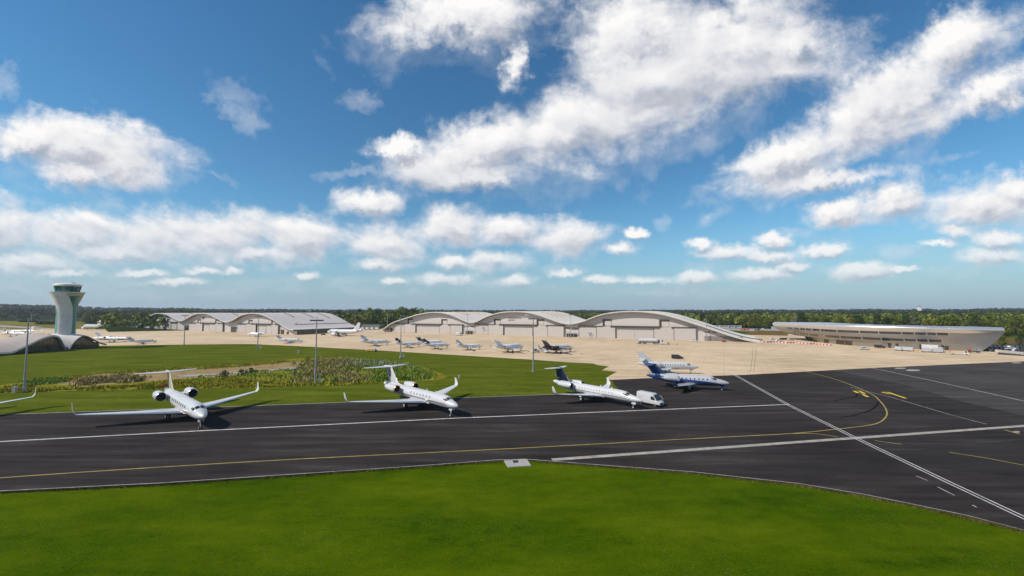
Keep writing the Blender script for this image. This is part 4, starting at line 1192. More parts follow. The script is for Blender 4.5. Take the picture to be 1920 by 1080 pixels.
        if e.get('under'):
            b.box((X(e['x'] + l * 0.55), sd * e['y'], e['z'] + r * 1.15), (l * 0.8, 0.25, r * 0.7))
        else:
            y1 = 0.5 * Rr; b.loft([airfoil((X(e['x'] + l * 0.22), sd * y1, e['z'] - 0.12), l * 0.6, (0, 0, 1), (1, 0, 0), 0.09), airfoil((X(e['x'] + l * 0.24), sd * (e['y'] - r * 0.7), e['z']), l * 0.5, (0, 0, 1), (1, 0, 0), 0.09)])
        b.build('engine_pylon', em, t, True)
    # windows
    th = R(sp.get('win_th', 70)); ww, wh = sp.get('win', (0.30, 0.24)); wmesh = sp.get('win_mat', M['cabin_glass'])
    for x in sp['windows']:
        for sd in (1, -1):
            b = MB(); n = 10 if near else 6; vs = []
            for k in range(n):
                a = 2 * math.pi * k / n; vs.append(surf(x + ww * math.cos(a), sd * (th + wh / Rr * math.sin(a)), 0.012))
            b.add(vs, [tuple(range(n))]); b.build('window', wmesh, t, raw=True)
    dn = D * nk
    for sd in (1, -1):
        patch('windscreen', 0.98 * dn, 1.20 * dn, sd * R(3), sd * R(36), M['cockpit_glass'], xc=1.00 * dn, xd=1.24 * dn)
        patch('side_screen', 1.02 * dn, 1.25 * dn, sd * R(40), sd * R(62), M['cockpit_glass'], xc=1.07 * dn, xd=1.30 * dn)
        if near: patch('side_screen', 1.29 * dn, 1.40 * dn, sd * R(46), sd * R(62), M['cockpit_glass'], xc=1.33 * dn, xd=1.42 * dn)
    for (nm, xa, xb, ta, tb, m) in sp.get('stripes', ()):
        for sd in (1, -1): patch(nm, xa, xb, sd * R(ta), sd * R(tb), m, 0.008, nx=24, ny=3)
    if near:
        x = sp['door_x']
        for sd in (1,):
            b = MB(); pts = []
            for (q, a) in ((0, 58), (0.75, 58), (0.75, 106), (0, 106), (0, 58)): pts.append(surf(x + q, R(a), 0.01))
            b.tube(pts, 0.018, 4); b.build('cabin_door_seam', M['grey_paint'], t)
        for xx in (rx + rc * 0.2, rx - 2.0):
            b = MB(); p = surf(xx, 0, 0); b.loft([airfoil(p + Vector((0, 0, -0.03)), 0.4, (0, 1, 0), (1, 0, 0), 0.1), airfoil(p + Vector((-0.2, 0, 0.38)), 0.18, (0, 1, 0), (1, 0, 0), 0.1)]); b.build('aerial', M['white_paint'], t)
    # undercarriage
    def wheel(c, r, wd, parent):
        b = MB(); b.lathe([(-wd / 2, r * 0.6), (-wd / 2, r * 0.92), (-wd * 0.3, r), (wd * 0.3, r), (wd / 2, r * 0.92), (wd / 2, r * 0.6)], 'Y', c, 16)
        ty = b.build('wheel', M['rubber'], parent, True, 40)
        b = MB(); b.lathe([(-wd * 0.42, 0.01), (-wd * 0.44, r * 0.6), (wd * 0.44, r * 0.6), (wd * 0.42, 0.01)], 'Y', c, 12); b.build('hub', M['grey_paint'], parent)
    g = sp['gear']
    nr = g['nose_r']; bz = zc - 0.9 * Rr
    ng = MB(); ng.tube([(0.05, 0, bz + 0.25), (0, 0, nr)], [0.10, 0.07], 8); ng.tube([(0, -0.2, nr), (0, 0.2, nr)], 0.05, 6); ng.tube([(-0.7, 0, bz + 0.25), (-0.05, 0, nr + 0.5)], 0.04, 6)
    nl = ng.build('nose_gear', M['white_paint'], t, True)
    for sd in (1, -1):
        wheel((0, sd * 0.17, nr), nr, 0.16, nl)
        b = MB(); b.box((0.25, sd * 0.33, bz - 0.12), (1.0, 0.03, 0.5)); b.build('gear_door', sp['mats'][0], t)
    mr = g['main_r']; mx = -g['base']; my = g['track'] / 2; mz = w['z'] + 0.1
    for sd in (1, -1):
        b = MB(); b.tube([(mx + 0.1, sd * my * 0.96, mz), (mx, sd * my, mr)], [0.14, 0.10], 8); b.tube([(mx, sd * my - 0.28, mr), (mx, sd * my + 0.28, mr)], 0.07, 6)
        b.tube([(mx + 0.1, sd * my * 0.45, mz), (mx, sd * my, mr + 0.6)], 0.05, 6)
        mg = b.build('main_gear', M['white_paint'], t, True)
        for q in (-1, 1): wheel((mx, sd * my + q * 0.24, mr), mr, 0.26, mg)
        b = MB(); b.box((mx + 0.05, sd * (my + 0.42), mz - 0.35), (0.9, 0.03, 0.75)); b.build('gear_door', wm, t)
    return t, surf, patch


def two_tone(name, top, low, line):
    """painted hull: lower colour under a sweeping line (local x, z)"""
    m = bpy.data.materials.new(name); m.use_nodes = True; nt = NT(m.node_tree); b = m.node_tree.nodes['Principled BSDF']
    X, _, Z = nt.sep(nt.coord('Object'))
    f = nt.n.new('ShaderNodeFloatCurve'); f.mapping.clip_max_y = 20; f.mapping.use_clip = False
    x0, x1 = line[0][0], line[-1][0]
    cv = f.mapping.curves[0]
    pts = [((x - x0) / (x1 - x0), z / 8.0) for x, z in line]
    cv.points[0].location = pts[0]; cv.points[1].location = pts[-1]
    for p in pts[1:-1]: cv.points.new(*p)
    f.mapping.update()
    nt.put(f.inputs['Value'], nt.mapr(X, x0, x1))
    lim = nt.math('MULTIPLY', f.outputs[0], 8.0)
    k = nt.mapr(nt.math('SUBTRACT', Z, lim), -0.015, 0.015)
    n = nt.noise(nt.coord('Object'), 0.8, 4, 0.6)
    c = nt.mix(k, low, top); c = nt.mix(nt.mapr(n, 0.3, 0.7, 0, 0.06), c, (0.3, 0.3, 0.3))
    nt.put(b.inputs['Base Color'], c); b.inputs['Roughness'].default_value = 0.27; b.inputs['Coat Weight'].default_value = 0.3
    return m


W = M['white_paint']
def lin(a, b, n): return [a + (b - a) * i / (n - 1) for i in range(n)]


LARGE = dict(L=29.4, D=2.45, zc=2.75, nose_off=2.2, mats=(W, W, W, W, W),
             wing=dict(root_x=9.2, root_chord=6.6, kink_chord=4.0, tip_chord=1.35, tip_x=17.9, half=13.6, z=1.7, dih=0.65, winglet=(1.75, 1.3, 0.62)),
             fin=dict(base_x=22.6, base_c=4.3, top_x=25.9, top_c=2.9, top_z=7.65, fillet=2.4), stab=dict(x=26.1, sweep=2.3, half=5.35, z=7.55, c0=2.9, c1=1.15, dih=-0.05),
             eng=dict(x=19.0, y=2.35, z=3.55, r=0.86, l=5.0), windows=lin(8.0, 15.2, 7), win=(0.33, 0.25), gear=dict(nose_r=0.28, main_r=0.45, base=13.7, track=4.2), door_x=4.2)
import copy as _cp
G6 = _cp.deepcopy({k: v for k, v in LARGE.items() if k not in ('mats',)}); G6['mats'] = (W, W, M['cream_paint'], W, W)
G6.update(L=30.4, D=2.7, zc=2.9, windows=lin(7.4, 17.2, 8), win=(0.36, 0.26))
G6['wing'].update(half=14.4, tip_x=18.6, root_x=9.6, z=1.75, dih=0.6, winglet=(2.0, 1.2, 0.7)); G6['fin'].update(base_x=23.4, top_x=27.0, top_z=7.75); G6['stab'].update(x=27.2, z=7.65)
G6['eng'].update(x=19.6, y=2.6, z=3.75, r=0.95)
sp = dict(G6); sp['stripes'] = [('hull_stripe', 3.0, 26.0, 118, 120.5, M['copper_ring'])]
aircraft(sp, 'white twin-engine jet with tan fin seen nearly head-on beside the wetland', (-55.3, 76.0), -0.71, True, 'large jets on the near taxiway')
sp = dict(G6)
aircraft(sp, 'white jet of which only an upturned wing tip shows, near the cream cabinet', (-98.5, 69.8), -0.66, True, 'large jets on the near taxiway')
sp = dict(LARGE); sp['eng'] = dict(LARGE['eng'], lip=M['copper_ring']); sp['win_mat'] = M['cabin_glass_pale']
sp['stripes'] = [('hull_stripe', 2.2, 19.5, 99, 105, M['navy_paint']), ('hull_stripe', 2.6, 19.0, 108.5, 111, M['navy_paint']), ('door_badge', 3.2, 3.9, 96, 103, M['red_paint'])]
ac2, _, _ = aircraft(sp, 'white jet with dark ring emblem on its fin and copper engine lips', (-12.1, 84.8), -0.79, True, 'large jets on the near taxiway')
# ring emblem on both faces of the fin
for sd in (1, -1):
    b = MB(); n = 20; vs = []
    for r_ in (1.0, 0.66):
        for k in range(n):
            a = 2 * math.pi * k / n; vs.append((2.2 - 26.35 + 0.5 * r_ * math.cos(a) - 0.12 * math.sin(a), sd * 0.215, 6.15 + 0.78 * r_ * math.sin(a)))
    b.add(vs, [(k, (k + 1) % n, n + (k + 1) % n, n + k) for k in range(n)]); b.build('fin_emblem', M['navy_paint'], ac2)

LEG = dict(L=26.0, D=2.28, zc=2.35, nose_off=2.3, nose_k=1.35, tail_k=1.1, mats=(W, W, M['navy_paint'], W, W),
           wing=dict(root_x=9.6, root_chord=5.2, kink_chord=3.3, tip_chord=1.3, tip_x=15.2, half=9.6, z=1.45, dih=0.75, winglet=(1.6, 1.1, 0.5)),
           fin=dict(base_x=20.4, base_c=3.9, top_x=22.9, top_c=2.5, top_z=6.6, fillet=2.6), stab=dict(x=23.0, sweep=1.5, half=3.75, z=6.5, c0=2.3, c1=1.2),
           eng=dict(x=18.0, y=1.95, z=3.0, r=0.72, l=4.6, lip=M['bare_metal']), windows=lin(7.0, 16.4, 12), win=(0.13, 0.19), win_mat=M['cabin_glass_pale'], gear=dict(nose_r=0.28, main_r=0.40, base=12.6, track=4.1), door_x=4.3,
           stripes=[('hull_stripe', 2.6, 20.0, 100, 105.5, M['navy_paint'])])
ac3, _, _ = aircraft(LEG, 'white jet with navy fin and pale swoosh, van parked at its nose', (26.1, 91.8), -0.86, True, 'large jets on the near taxiway')
for sd in (1, -1):
    b = MB(); pts = [(2.3 - 24.0 + 0.9 * math.sin(a) * 1.0, sd * 0.20, 5.0 - 1.0 * math.cos(a)) for a in np.linspace(-2.6, 0.6, 14)]
    b.tube(pts, 0.06, 4); b.build('fin_swoosh', M['white_paint'], ac3)

hull = two_tone('blue_and_silver_hull', (0.44, 0.44, 0.47), (0.010, 0.04, 0.16), [(-18.9, 3.6), (-15, 3.3), (-12.0, 3.05), (-9.0, 2.72), (-6, 2.52), (-2.5, 2.2), (0.0, 1.75), (1.9, 1.35)])
CHA = dict(L=20.8, D=2.69, zc=2.42, nose_off=1.9, nose_k=1.15, tail_k=1.25, mats=(hull, M['silver_paint'], M['blue_paint'], M['silver_paint'], M['blue_paint']),
           wing=dict(root_x=7.4, root_chord=5.2, kink_chord=3.3, tip_chord=1.3, tip_x=12.9, half=9.1, z=1.45, dih=0.45, winglet=(1.2, 0.9, 0.5)), winglet_mat=M['blue_paint'],
           fin=dict(base_x=15.6, base_c=3.6, top_x=18.4, top_c=2.5, top_z=6.1, fillet=0), stab=dict(x=18.3, sweep=1.5, half=3.1, z=6.15, c0=2.4, c1=1.2), stab_mat=M['blue_paint'],
           eng=dict(x=12.4, y=2.35, z=2.95, r=0.72, l=4.2), windows=lin(5.4, 11.6, 7), win=(0.19, 0.22), gear=dict(nose_r=0.25, main_r=0.36, base=8.0, track=3.2), door_x=3.7)
aircraft(CHA, 'silver jet with dark blue belly, fin and tail at the apron edge', (55.28, 112.45), -0.32, True, 'large jets on the near taxiway')

FAL = dict(L=20.0, D=2.45, zc=2.6, nose_off=2.6, nose_k=1.15, tail_k=1.15, mats=(W, W, W, W, W),
           wing=dict(root_x=7.6, root_chord=5.4, kink_chord=3.2, tip_chord=1.2, tip_x=12.6, half=9.2, z=1.7, dih=0.5, winglet=None),
           fin=dict(base_x=14.6, base_c=3.9, top_x=18.2, top_c=1.7, top_z=7.0, fillet=1.8), stab=dict(x=16.9, sweep=1.7, half=3.7, z=4.75, c0=2.2, c1=0.9, dih=-0.35),
           eng=dict(x=12.6, y=2.0, z=3.25, r=0.62, l=3.4), windows=lin(5.2, 11.8, 9), win=(0.17, 0.22), gear=dict(nose_r=0.25, main_r=0.36, base=7.6, track=4.2), door_x=4.0,
           stripes=[('hull_stripe', 3.2, 18.0, 92, 94, M['grey_paint'])])
aircraft(FAL, 'white jet with swept fin standing on concrete behind the blue jet', (59.73, 142.17), -0.13, True)

# small jets standing in a line on the concrete; size, tilt and colours differ
def small(sp0, k, **kw):
    s = _cp.deepcopy({q: v for q, v in sp0.items() if q not in ('mats', 'stripes', 'win_mat', 'winglet_mat', 'stab_mat')})
    for q in ('L', 'D', 'zc', 'nose_off'): s[q] *= k
    for part, keys in (('wing', ('root_x', 'root_chord', 'kink_chord', 'tip_chord', 'tip_x', 'half', 'z', 'dih')), ('fin', ('base_x', 'base_c', 'top_x', 'top_c', 'top_z', 'fillet')), ('stab', ('x', 'sweep', 'half', 'z', 'c0', 'c1')),
                       ('eng', ('x', 'y', 'z', 'r', 'l')), ('gear', ('nose_r', 'main_r', 'base', 'track'))):
        for q in keys: s[part][q] *= k
    s['eng'].pop('lip', None)
    s['windows'] = [x * k for x in sp0['windows']][::2]; s['win'] = (sp0['win'][0] * 1.3, sp0['win'][1] * 1.1)
    if s['wing'].get('winglet'): s['wing']['winglet'] = tuple(q * k for q in s['wing']['winglet'])
    s['mats'] = tuple(M['bright_white'] if q is W else q for q in kw.get('mats', (W, W, W, W, W))); s['stripes'] = kw.get('stripes', ())
    return s


M['bright_white'] = mat('bright_white', (0.74, 0.74, 0.75), 0.3, 0, 0.03, 0.8, coat=0.3)
GL = 'small jets parked along the concrete'
CH0 = dict(CHA, mats=(W,) * 5); CH0.pop('winglet_mat'); CH0.pop('stab_mat')
greyhull = two_tone('white_and_grey_hull', (0.74, 0.74, 0.75), (0.50, 0.51, 0.54), [(-20, 2.9), (-12, 2.3), (-6, 1.75), (2.5, 1.3)])
darkhull = two_tone('cream_and_black_hull', (0.66, 0.63, 0.60), (0.02, 0.02, 0.025), [(-22, 4.2), (-12, 3.5), (-9, 2.6), (-4, 1.8), (2.5, 1.4)])
def put(sp0, k, px, py, yaw, label, **kw):
    p = ground_point(px, py); return aircraft(small(sp0, k * 0.95, **kw), label, (p.x, p.y), R(yaw), False, kw.get('group', GL))


put(LARGE, 0.95, 48, 631, -8, 'white jet with silver T-tail fin parked behind the swept-roof building', group='jets behind the swept-roof building', mats=(W, W, M['silver_paint'], W, W))
put(LARGE, 0.95, 20, 626, 176, 'white jet with square fin behind the swept roof, facing away from the tower', group='jets behind the swept-roof building')
put(LARGE, 0.95, 246, 641.5, 4, 'long white jet with dark belly stripe beyond the tower building', stripes=[('hull_stripe', 1.0, 24, 104, 140, M['navy_paint'])])
put(CH0, 0.78, 290, 643.5, 52, 'small white jet with slim grey fin near the tip of the tower shadow', mats=(W, W, M['grey_paint'], W, W))
put(FAL, 0.95, 468, 631.0, 172, 'white jet with dark tail tip in front of the grey hangar row', mats=(W, W, M['silver_paint'], M['silver_paint'], W))
put(CH0, 0.88, 564, 643.0, 8, 'white jet standing alone on concrete between the grey hangars and reed-bed mast', mats=(greyhull, W, M['silver_paint'], W, W))
put(FAL, 0.98, 726, 647.2, 30, 'white jet with silver fin just behind the yellow power cart', mats=(greyhull, W, M['silver_paint'], W, W))
put(FAL, 0.86, 785, 650.3, 31, 'white jet with navy fin standing alone beside the lawn-edge lamp mast', mats=(greyhull, W, M['navy_paint'], W, W))
put(FAL, 0.88, 838, 653.0, 32, 'white jet with navy fin overlapping a jet with dark engines', mats=(greyhull, W, M['navy_paint'], W, W))
put(CH0, 0.90, 829, 647.2, 26, 'white jet half hidden behind its neighbour, dark engines showing', mats=(W, W, M['dark_paint'], M['dark_paint'], W))
put(FAL, 0.86, 899, 655.2, 30, 'white jet with silver fin and engines next to the jet seen from behind', mats=(W, W, M['silver_paint'], M['silver_paint'], W))
put(CH0, 1.12, 977, 657.5, 48, 'white jet seen from behind with two dark exhausts and tall fin', mats=(W, W, W, W, W))
put(CH0, 1.12, 1069, 659.5, 40, 'jet with dark brown fin, black engines and cream nose beside tow tugs', mats=(darkhull, M['silver_paint'], M['brown_paint'], M['dark_paint'], M['dark_paint']))

AIR = dict(L=37.0, D=3.95, zc=3.9, nose_off=5.0, nose_k=0.72, tail_k=0.95, mats=(W, M['silver_paint'], W, W, W),
           wing=dict(root_x=11.5, root_chord=7.2, kink_chord=4.2, tip_chord=1.5, tip_x=19.6, half=16.5, z=2.9, dih=1.6, winglet=(1.6, 0.8, 0.6)),
           fin=dict(base_x=28.6, base_c=6.0, top_x=33.4, top_c=2.3, top_z=11.6, fillet=1.8), stab=dict(x=31.4, sweep=3.6, half=6.2, z=5.2, c0=4.0, c1=1.5, dih=0.5),
           eng=dict(x=10.6, y=5.75, z=1.75, r=1.15, l=4.4, under=True), windows=lin(6, 30, 9), win=(0.5, 0.22), win_mat=M['cabin_glass_pale'], win_th=74, gear=dict(nose_r=0.38, main_r=0.58, base=12.6, track=7.6), door_x=4.0)
p = ground_point(622, 629.5)
aircraft(AIR, 'all white airliner with boarding steps beside the grey hangar row', (p.x, p.y), R(158), False, None, 'airliner', 'airliner')
sp = dict(AIR); sp.pop('stripes', None)
p = ground_point(161, 617.2)
aircraft(sp, 'all white airliner far off beyond the control tower', (p.x, p.y), R(158), False, None, 'airliner', 'airliner')

# ------------------------------------------------------------------ trees
def leaf_mat(name, dark, light, hue=0.03):
    m = bpy.data.materials.new(name); m.use_nodes = True; nt = NT(m.node_tree); b = m.node_tree.nodes['Principled BSDF']
    b.inputs['Roughness'].default_value = 0.8; b.inputs['Specular IOR Level'].default_value = 0.15
    oi = nt.n.new('ShaderNodeObjectInfo'); ge = nt.n.new('ShaderNodeNewGeometry')
    c = nt.mix(ge.outputs['Random Per Island'], dark, light)
    h = nt.n.new('ShaderNodeHueSaturation'); nt.put(h.inputs['Color'], c)
    nt.put(h.inputs['Hue'], nt.mapr(oi.outputs['Random'], 0, 1, 0.5 - hue, 0.5 + hue * 0.6))
    nt.put(h.inputs['Value'], nt.mapr(nt.math('FRACT', nt.math('MULTIPLY', oi.outputs['Random'], 7.13)), 0, 1, 0.7, 1.3))
    nt.put(b.inputs['Base Color'], h.outputs[0])
    tr = nt.n.new('ShaderNodeBsdfTranslucent'); nt.put(tr.inputs['Color'], h.outputs[0])
    ms = nt.n.new('ShaderNodeMixShader'); ms.inputs[0].default_value = 0.25
    out = [n for n in m.node_tree.nodes if n.type == 'OUTPUT_MATERIAL'][0]
    nt.l.new(b.outputs[0], ms.inputs[1]); nt.l.new(tr.outputs[0], ms.inputs[2]); nt.l.new(ms.outputs[0], out.inputs[0])
    return m


LEAF = [leaf_mat('leaf_mid_green', (0.052, 0.082, 0.012), (0.165, 0.20, 0.032)), leaf_mat('leaf_olive', (0.10, 0.105, 0.014), (0.27, 0.255, 0.045)),
        leaf_mat('leaf_dark', (0.018, 0.042, 0.012), (0.055, 0.095, 0.022)), leaf_mat('leaf_silver', (0.13, 0.14, 0.08), (0.30, 0.29, 0.18)), leaf_mat('leaf_yellow', (0.16, 0.13, 0.012), (0.28, 0.22, 0.02))]
M['bark'] = mat('bark', (0.07, 0.055, 0.04), 0.9, 0, 0.3, 3.0)


def crown_mesh(rng, h, rw, lobes, leaves, size, base=0.28):
    vs = []; fs = []
    cs = []
    for i in range(lobes):
        a = rng.uniform(0, 6.283); u = rng.uniform(0, 1) ** 0.6; z = rng.uniform(0, 1)
        env = math.sin(math.pi * min(1, 0.18 + 0.82 * z) ** 0.85) ** 0.7
        cs.append((math.cos(a) * rw * u * env * 0.85, math.sin(a) * rw * u * env * 0.85, h * (base + (0.95 - base) * z), rw * rng.uniform(0.22, 0.42)))
    for (cx, cy, cz, cr) in cs:
        for k in range(leaves):
            d = Vector((rng.gauss(0, 1), rng.gauss(0, 1), rng.gauss(0, 1) * 0.8)).normalized()
            p = Vector((cx, cy, cz)) + d * cr * rng.uniform(0.75, 1.05)
            n = (d + Vector((rng.gauss(0, .5), rng.gauss(0, .5), rng.gauss(0, .5)))).normalized()
            t = n.cross(Vector((rng.gauss(0, 1), rng.gauss(0, 1), rng.gauss(0, 1)))).normalized(); q = n.cross(t)
            s = size * rng.uniform(0.6, 1.3); i0 = len(vs)
            vs += [p + t * s, p + q * s * 0.7, p - t * s, p - q * s * 0.7]; fs.append((i0, i0 + 1, i0 + 2, i0 + 3))
    return vs, fs


def tree_proto(name, seed, h, rw, leaf, lobes=52, leaves=16, size=0.62, base=0.14):
    rng = random.Random(seed)
    t = bpy.data.objects.new(name, None); link(t)
    b = MB(); b.tube([(0, 0, -0.3), (rng.uniform(-.2, .2), rng.uniform(-.2, .2), h * 0.3), (rng.uniform(-.5, .5), rng.uniform(-.5, .5), h * 0.75)], [0.028 * h, 0.02 * h, 0.006 * h], 7)
    for k in range(5):
        a = rng.uniform(0, 6.28); z = h * rng.uniform(0.25, 0.5)
        b.tube([(0, 0, z), (math.cos(a) * rw * 0.35, math.sin(a) * rw * 0.35, z + h * 0.14), (math.cos(a) * rw * 0.7, math.sin(a) * rw * 0.7, z + h * 0.24)], [0.011 * h, 0.008 * h, 0.003 * h], 5)
    b.build('trunk', M['bark'], t, raw=True)
    b = MB(); vs, fs = crown_mesh(rng, h, rw, lobes, leaves, size, base); b.add(vs, fs); b.build('crown', leaf, t, raw=True)
    return t


KIND = [('broadleaf_tree', 'rounded mid-green tree', 3, 17, 6.2, LEAF[0]), ('broadleaf_tree', 'rounded olive-green tree', 5, 15, 6.0, LEAF[1]), ('broadleaf_tree', 'tall dark green tree', 8, 19, 5.6, LEAF[2]),
        ('broadleaf_tree', 'silvery pale-topped tree', 11, 16, 5.8, LEAF[3]), ('broadleaf_tree', 'tall mid-green tree', 14, 20, 6.4, LEAF[0])]
PROTO = [tree_proto(k[0], k[2], k[3], k[4], k[5]) for k in KIND]


def plant(kind, x, y, z, s, where, extra=None):
    o = copy_tree(PROTO[kind]); o.location = (x, y, z - 0.1); o.rotation_euler = (0, 0, random.uniform(0, 6.28)); o.scale = (s * random.uniform(1.0, 1.35), s * random.uniform(1.0, 1.35), s)
    tag(o, extra or (KIND[kind][1] + ' ' + where), 'tree', KIND[kind][1] + 's ' + where)
    return o


rt = random.Random(21)
def belt(pts, n, depth, weights, where, smin=0.8, smax=1.15):
    """trees along a line, in several ranks"""
    seg = [(Vector(a), Vector(c)) for a, c in zip(pts, pts[1:])]
    tot = sum((c - a).length for a, c in seg)
    for i in range(n):
        d = rt.uniform(0, tot)
        for a, c in seg:
            l = (c - a).length
            if d <= l: break
            d -= l
        p = a + (c - a) * (d / l); away = p.normalized()
        q = rt.uniform(0, 1) ** 0.8 * depth; p = p + away * q
        k = rt.choices(range(5), weights)[0]
        plant(k, p.x, p.y, max(0, hill(p.x, p.y)), rt.uniform(smin, smax), where)


belt([(258, 590), (300, 520), (330, 440), (345, 370), (400, 318), (440, 300)], 150, 75, (5, 5, 2, 1.0, 3), 'in the wood behind the terminal', 0.68, 1.0)
belt([(-305, 575), (-250, 585), (-195, 600), (-150, 640)], 58, 120, (5, 3, 3, 0, 4), 'in the wood between the hangar rows', 0.75, 1.15)
belt([(-700, 690), (-640, 670), (-560, 650), (-480, 640)], 60, 110, (4, 2, 5, 0, 3), 'in the wood past the open-door end of the grey hangars', 0.7, 1.05)
plant(1, -205, 592, 0.3, 0.8, '', None)
yt = tree_proto('broadleaf_tree', 31, 14, 5.0, LEAF[4]); yt.location = (-212, 578, 0); tag(yt, 'bright yellow-leaved tree behind the white airliner tail', 'tree')
for (px, py, s, k, lab) in ((1880, 651, 0.42, 0, 'small round car-park tree just clear of the terminal end'), (1915, 650, 0.46, 2, 'small dark car-park tree at the far end of parked cars')):
    p = ground_point(px, py); o = copy_tree(PROTO[k]); o.location = p; o.scale = (s, s, s); tag(o, lab, 'tree')
for o in PROTO:
    for ch in list(o.children): bpy.data.objects.remove(ch)
    bpy.data.objects.remove(o)
_t = [o for o in COL.objects if o.get('label') == 'rounded olive-green tree ']
for o in _t: o['label'] = 'lone olive-green tree standing before the wood near the yellow tree'; del o['group']

# woods beyond, too many to count
def wood(name, n, rmin, rmax, leaves, size, rw, hh, leaf, seed, amin=-1.2, amax=1.2, thin=None):
    rg = np.random.default_rng(seed)
    a = rg.uniform(amin, amax, n); r = rmin * (rmax / rmin) ** rg.uniform(0, 1, n)
    V = []; N = 0
    for ai, ri in zip(a, r):
        x, y = ri * math.sin(ai), ri * math.cos(ai); hz = hill(x, y)
        if hz < 0: continue
        if thin and thin(x, y): continue
        H = hh * rg.uniform(0.7, 1.25); W_ = rw * rg.uniform(0.75, 1.3)
        d = rg.normal(size=(leaves, 3)); d /= np.linalg.norm(d, axis=1)[:, None]; d[:, 2] = np.abs(d[:, 2]) * 1.0 - 0.25
        c = d * np.array([W_, W_, H * 0.5]) * rg.uniform(0.8, 1.08, (leaves, 1)) + np.array([x, y, hz + H * 0.5])
        nrm = d + rg.normal(size=(leaves, 3)) * 0.45; nrm /= np.linalg.norm(nrm, axis=1)[:, None]
        t = np.cross(nrm, rg.normal(size=(leaves, 3))); t /= np.linalg.norm(t, axis=1)[:, None]; q = np.cross(nrm, t)
        s = (size * rg.uniform(0.6, 1.3, (leaves, 1)))
        V.append(np.stack([c + t * s, c + q * s * 0.75, c - t * s, c - q * s * 0.75], 1).reshape(-1, 3)); N += leaves
    V = np.concatenate(V); me = bpy.data.meshes.new(name)
    me.vertices.add(len(V)); me.vertices.foreach_set('co', V.astype(np.float32).ravel())
    me.loops.add(N * 4); me.loops.foreach_set('vertex_index', np.arange(N * 4, dtype=np.int32))
    me.polygons.add(N); me.polygons.foreach_set('loop_start', np.arange(0, N * 4, 4, dtype=np.int32))
    me.update(calc_edges=True); me.materials.append(leaf)
    o = link(bpy.data.objects.new(name, me)); return o


def wood_mat(name, stops):
    m = bpy.data.materials.new(name); m.use_nodes = True; nt = NT(m.node_tree); b = m.node_tree.nodes['Principled BSDF']
    b.inputs['Roughness'].default_value = 0.85; b.inputs['Specular IOR Level'].default_value = 0.1
    ge = nt.n.new('ShaderNodeNewGeometry')
    big = nt.noise(nt.coord('Object'), 0.012, 3, 0.6); cell = nt.noise(nt.coord('Object'), 0.07, 1, 0.5)
    f = nt.math('ADD', nt.math('ADD', nt.math('MULTIPLY', big, 0.5), nt.math('MULTIPLY', cell, 0.6)), nt.math('MULTIPLY', nt.math('SUBTRACT', ge.outputs['Random Per Island'], 0.5), 0.35))
    nt.put(b.inputs['Base Color'], nt.ramp(f, stops)); return m


WM = wood_mat('woodland_leaf', [(0.25, (0.022, 0.046, 0.010)), (0.45, (0.065, 0.100, 0.016)), (0.6, (0.14, 0.165, 0.026)), (0.8, (0.24, 0.225, 0.045))])
WMD = wood_mat('far_woodland_leaf', [(0.25, (0.010, 0.024, 0.010)), (0.5, (0.022, 0.042, 0.014)), (0.8, (0.055, 0.072, 0.024))])
w1 = wood('woodland', 1700, 610, 1150, 46, 1.7, 5.6, 15, WM, 5, -0.79, 1.15)
tag(w1, 'mixed green woodland rising behind the hangars and terminal', 'wood', kind='stuff')
w2 = wood('far_woodland', 9000, 1150, 3600, 16, 3.6, 7.5, 15, WMD, 6, -1.15, 1.15)
tag(w2, 'dark far woodland along the horizon hills', 'wood', kind='stuff')
# hedge on the airfield, left of the tower
rg = random.Random(4); b = MB()
for i in range(34):
    p = ground_point(68 + 42 * rg.random(), 607.5 + 1.0 * rg.random())
    vs, fs = crown_mesh(rg, rg.uniform(3.0, 5.5), 4.0, 6, 12, 0.9, 0.1); b.add([Vector(v) + p for v in vs], fs)
hd = b.build('hedge', LEAF[2], raw=True); tag(hd, 'low dark hedge on dry airfield grass behind lamp mast', 'hedge')

# white house on the far hill
hp = Vector((1780, 1840, 0)); hp.z = hill(hp.x, hp.y) + 8
ho = thing('country_house', 'tiny white house among trees on the far hill', 'house', hp, R(40))
b = MB(); b.box((0, 0, 6), (38, 14, 14)); b.box((-12, 2, 15), (8, 8, 6)); b.box((10, 2, 15), (8, 8, 6)); b.build('wall', M['white_paint'], ho)
b = MB(); b.box((-12, 2, 20), (9, 9, 4.5), taper=0.2); b.build('roof', M['roof_strip'], ho); b = MB(); b.box((10, 2, 20), (9, 9, 4.5), taper=0.2); b.build('roof', M['roof_strip'], ho)

# ------------------------------------------------------------------ wetland
WET = GP([(-300, 745), (0, 722), (80, 711), (160, 704), (300, 691), (420, 684), (500, 678), (560, 672), (650, 671.5), (720, 676), (790, 687), (822, 698), (840, 706), (826, 712), (760, 716), (700, 719), (600, 722.5), (450, 726), (300, 729), (150, 732.5), (0, 737), (-300, 768)])
wet = sheet('marsh', WET, -0.012, M['rough_turf'])
sheet('mud_flat', GP([(96, 719), (130, 708), (190, 700), (260, 696), (340, 695), (420, 689.5), (480, 683), (550, 677.5), (588, 680), (566, 690), (480, 699.5), (400, 707), (320, 711), (240, 717.5), (160, 724)]), -0.008, M['mud'])
M['pond_water'] = mat('pond_water', (0.05, 0.06, 0.06), 0.08, 0, 0.2, 0.4, spec=0.6)
pw = sheet('pond', GP([(330, 704.5), (420, 699), (500, 693.5), (560, 688.5), (575, 689.3), (540, 693), (470, 698.3), (400, 703), (340, 706.5)]), -0.004, M['pond_water'])


